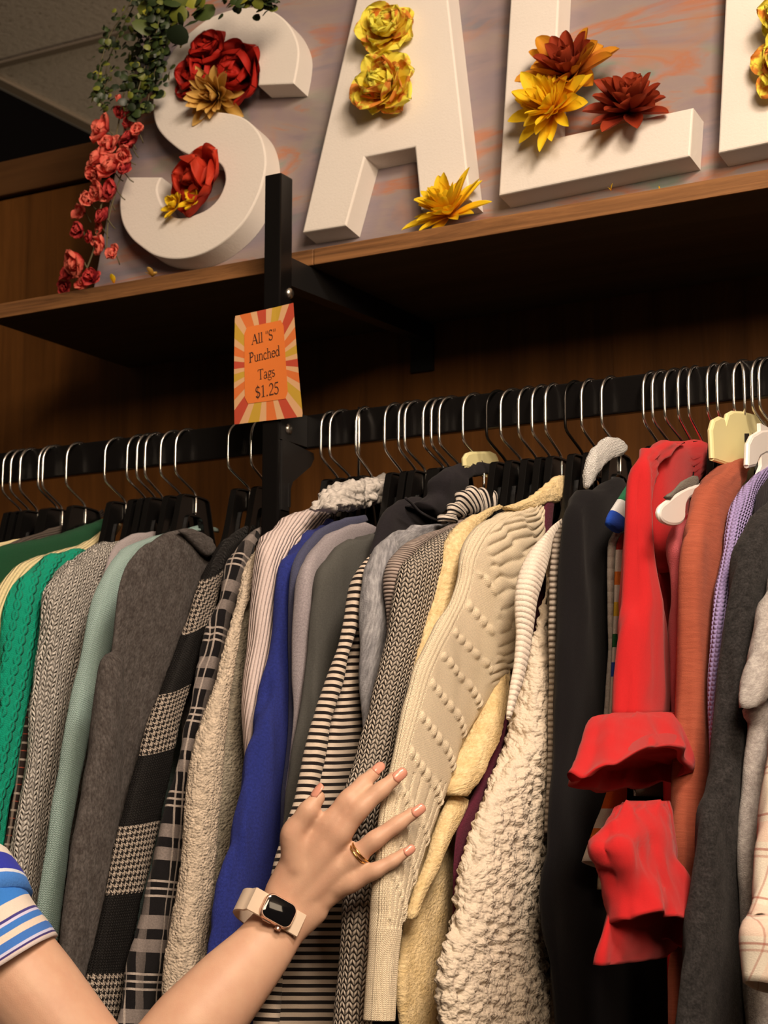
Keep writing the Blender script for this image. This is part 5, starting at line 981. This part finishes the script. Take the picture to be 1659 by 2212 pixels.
for i in range(15):
    for k in range(32):
        w, q = math.pi*i/14, 2*math.pi*k/32; lim = 1.0
        z = math.cos(w); yy = -math.cos(q)*math.sin(w); xx = math.sin(q)*math.sin(w)
        if yy > .15: z = max(z, .48+.25*yy)         # hairline above the brow
        hv.append(T(xx*.084, .004+yy*.100, .205+z*(.132 if z > 0 else .10)))
for i in range(14):
    for k in range(32): hf.append((i*32+k, i*32+(k+1) % 32, (i+1)*32+(k+1) % 32, (i+1)*32+k))
mbs.add(hv, hf); chain(mbs, [T(0, -.095, .24), T(0, -.135, .20), T(0, -.135, .08), T(0, -.125, -.02)], [.026, .032, .030, .014], n=18); mbs.build('hair', M_hair.m, pr, smooth=True)
M_eye = Mat('eye_white', (.75, .72, .68), .2).m; M_iris = Mat('iris', (.03, .018, .01), .15).m
M_lip = Mat('lips', A(190, 100, 88, .95), .45).m
for sx in (-1, 1):
    v, f = ball(T(sx*.029, .081, .195), .0105, 8); eo = link('eye', v, f, M_eye, pr); v, f = ball(T(sx*.029, .0885, .195), .0050, 7, (1, .7, 1)); link('iris', v, f, M_iris, eo)
    mbs = MB(); mbs.tube(spline([T(sx*.014, .096, .212), T(sx*.030, .095, .217), T(sx*.046, .083, .212)], 12), [.002]*2+[.003]*8+[.0015]*2, 8); mbs.build('eyebrow', M_hair.m, pr, smooth=True)
mbs = MB()
for dz, r_ in ((.0022, .0040), (-.0030, .0048)): mbs.tube(spline([T(-.022, .078, .128+dz*.3), T(-.008, .0905, .129+dz), T(0, .092, .128+dz), T(.008, .0905, .129+dz), T(.022, .078, .128+dz*.3)], 21), [r_*math.sin(math.pi*(.08+.84*i/20)) for i in range(21)], 10)
mbs.build('mouth', M_lip, pr, smooth=True)
# watch
M_screen = Mat('watch_glass', (.004, .004, .005), .06).m
M_case = Mat('rose_gold_case', A(225, 180, 150, .9), .28, Metallic=.9).m
M_strap = fabric('sand_strap', A(228, 196, 162, .93), 'plain', .001, amp=.0002, heather=.05)
ax = J(655,1945,-.002)-J(545,2075,-.024); ax /= np.linalg.norm(ax)
wt = root('wristwatch', 'smart watch with black square screen and sand coloured strap on the wrist', 'watch', J(602, 1994, -.03))
corners = [J(560,1971,-.040), J(587,1931,-.030), J(648,1963,-.0245), J(617,2005,-.036)]
c = sum(corners)/4; ex = (corners[2]-corners[1]+corners[3]-corners[0])/2; lx = np.linalg.norm(ex); ex /= lx
ey = (corners[1]-corners[0]+corners[2]-corners[3])/2; ey -= np.dot(ey, ex)*ex; ly = np.linalg.norm(ey); ey /= ly; ez = np.cross(ex, ey)
if np.dot(ez, -FWD) < 0: ez = -ez
def rrect(hx, hy, r_, n=8):
    out = []
    for k, (sx, sy) in enumerate(((1, 1), (-1, 1), (-1, -1), (1, -1))):
        for i in range(n+1):
            w = math.pi/2*(k+i/n); out.append(((hx-r_)*sx+r_*math.cos(w), (hy-r_)*sy+r_*math.sin(w)))
    return out
def slab(rings, name, mat):
    v = []; n = None
    for hx, hy, r_, z in rings:
        q = rrect(hx, hy, r_); n = len(q); v += [c+ex*a+ey*b+ez*z for a, b in q]
    f = [(i*n+k, i*n+(k+1) % n, (i+1)*n+(k+1) % n, (i+1)*n+k) for i in range(len(rings)-1) for k in range(n)]; f += [tuple(range(n-1, -1, -1)), tuple((len(rings)-1)*n+k for k in range(n))]
    return link(name, v, f, mat, wt, sharp=50)
hx, hy = lx/2+.0016, ly/2+.0016
slab([(hx-.002, hy-.002, .006, -.0088), (hx, hy, .0075, -.0070), (hx, hy, .0075, -.0012), (hx-.0008, hy-.0008, .007, 0)], 'watch_case', M_case)
slab([(hx-.0012, hy-.0012, .0066, -.0004), (hx-.0014, hy-.0014, .0066, .0008), (hx-.0034, hy-.0034, .006, .0016)], 'watch_screen', M_screen)
b = MB(); cc = c-ey*(hy+.0004)+ex*hx*.42-ez*.0045; b.tube([cc-ey*.0002, cc-ey*.0022], .0031, 16); b.tube([c-ey*(hy+.0004)-ex*hx*.35-ez*.0042-ex*.004, c-ey*(hy+.0004)-ex*hx*.35-ez*.0042+ex*.004], .0010, 8); b.build('crown', M_case, wt, smooth=True, sharp=40)
# strap: a band round the wrist
wc = c-ez*.0285; rx, rz = .0300, .0262; NS = 72; v = []; f = []; uv_ = []
for i in range(NS):
    w = 2*math.pi*i/NS; d = ex*math.sin(w)*rx+ez*math.cos(w)*rz
    if math.cos(w) > .55: d = ex*math.sin(w)*rx*1.02+ez*(rz*.80)
    nn = ex*math.sin(w)+ez*math.cos(w)
    for hyv, th_ in ((-.0112, 0), (-.0106, .0016), (.0106, .0016), (.0112, 0), (.0106, -.001), (-.0106, -.001)): v.append(wc+d+ey*hyv+nn*th_)
f = [(i*6+k, ((i+1) % NS)*6+k, ((i+1) % NS)*6+(k+1) % 6, i*6+(k+1) % 6) for i in range(NS) for k in range(6)]
link('strap', v, f, M_strap, wt, sharp=40)
# ring
M_gold2 = Mat('gold', (.75, .50, .16), .18, Metallic=1.0).m
p, r_ = HAND['ring']; rc = p[1]+(p[2]-p[1])*.22; t = p[2]-p[1]; t /= np.linalg.norm(t); a = np.cross(t, -FWD); a /= np.linalg.norm(a); bq_ = np.cross(a, t); rt = root('finger_ring', 'thin gold double ring on the ring finger', 'ring', rc)
b = MB()
for o_ in (-.0012, .0012):
    b.tube([rc+t*o_*(1+.5*math.sin(w))+(a*math.cos(w)+bq_*math.sin(w))*.0108 for w in np.linspace(0, 2*math.pi, 49)], .0009, 8, cap=False)
b.build('band', M_gold2, rt, smooth=True)
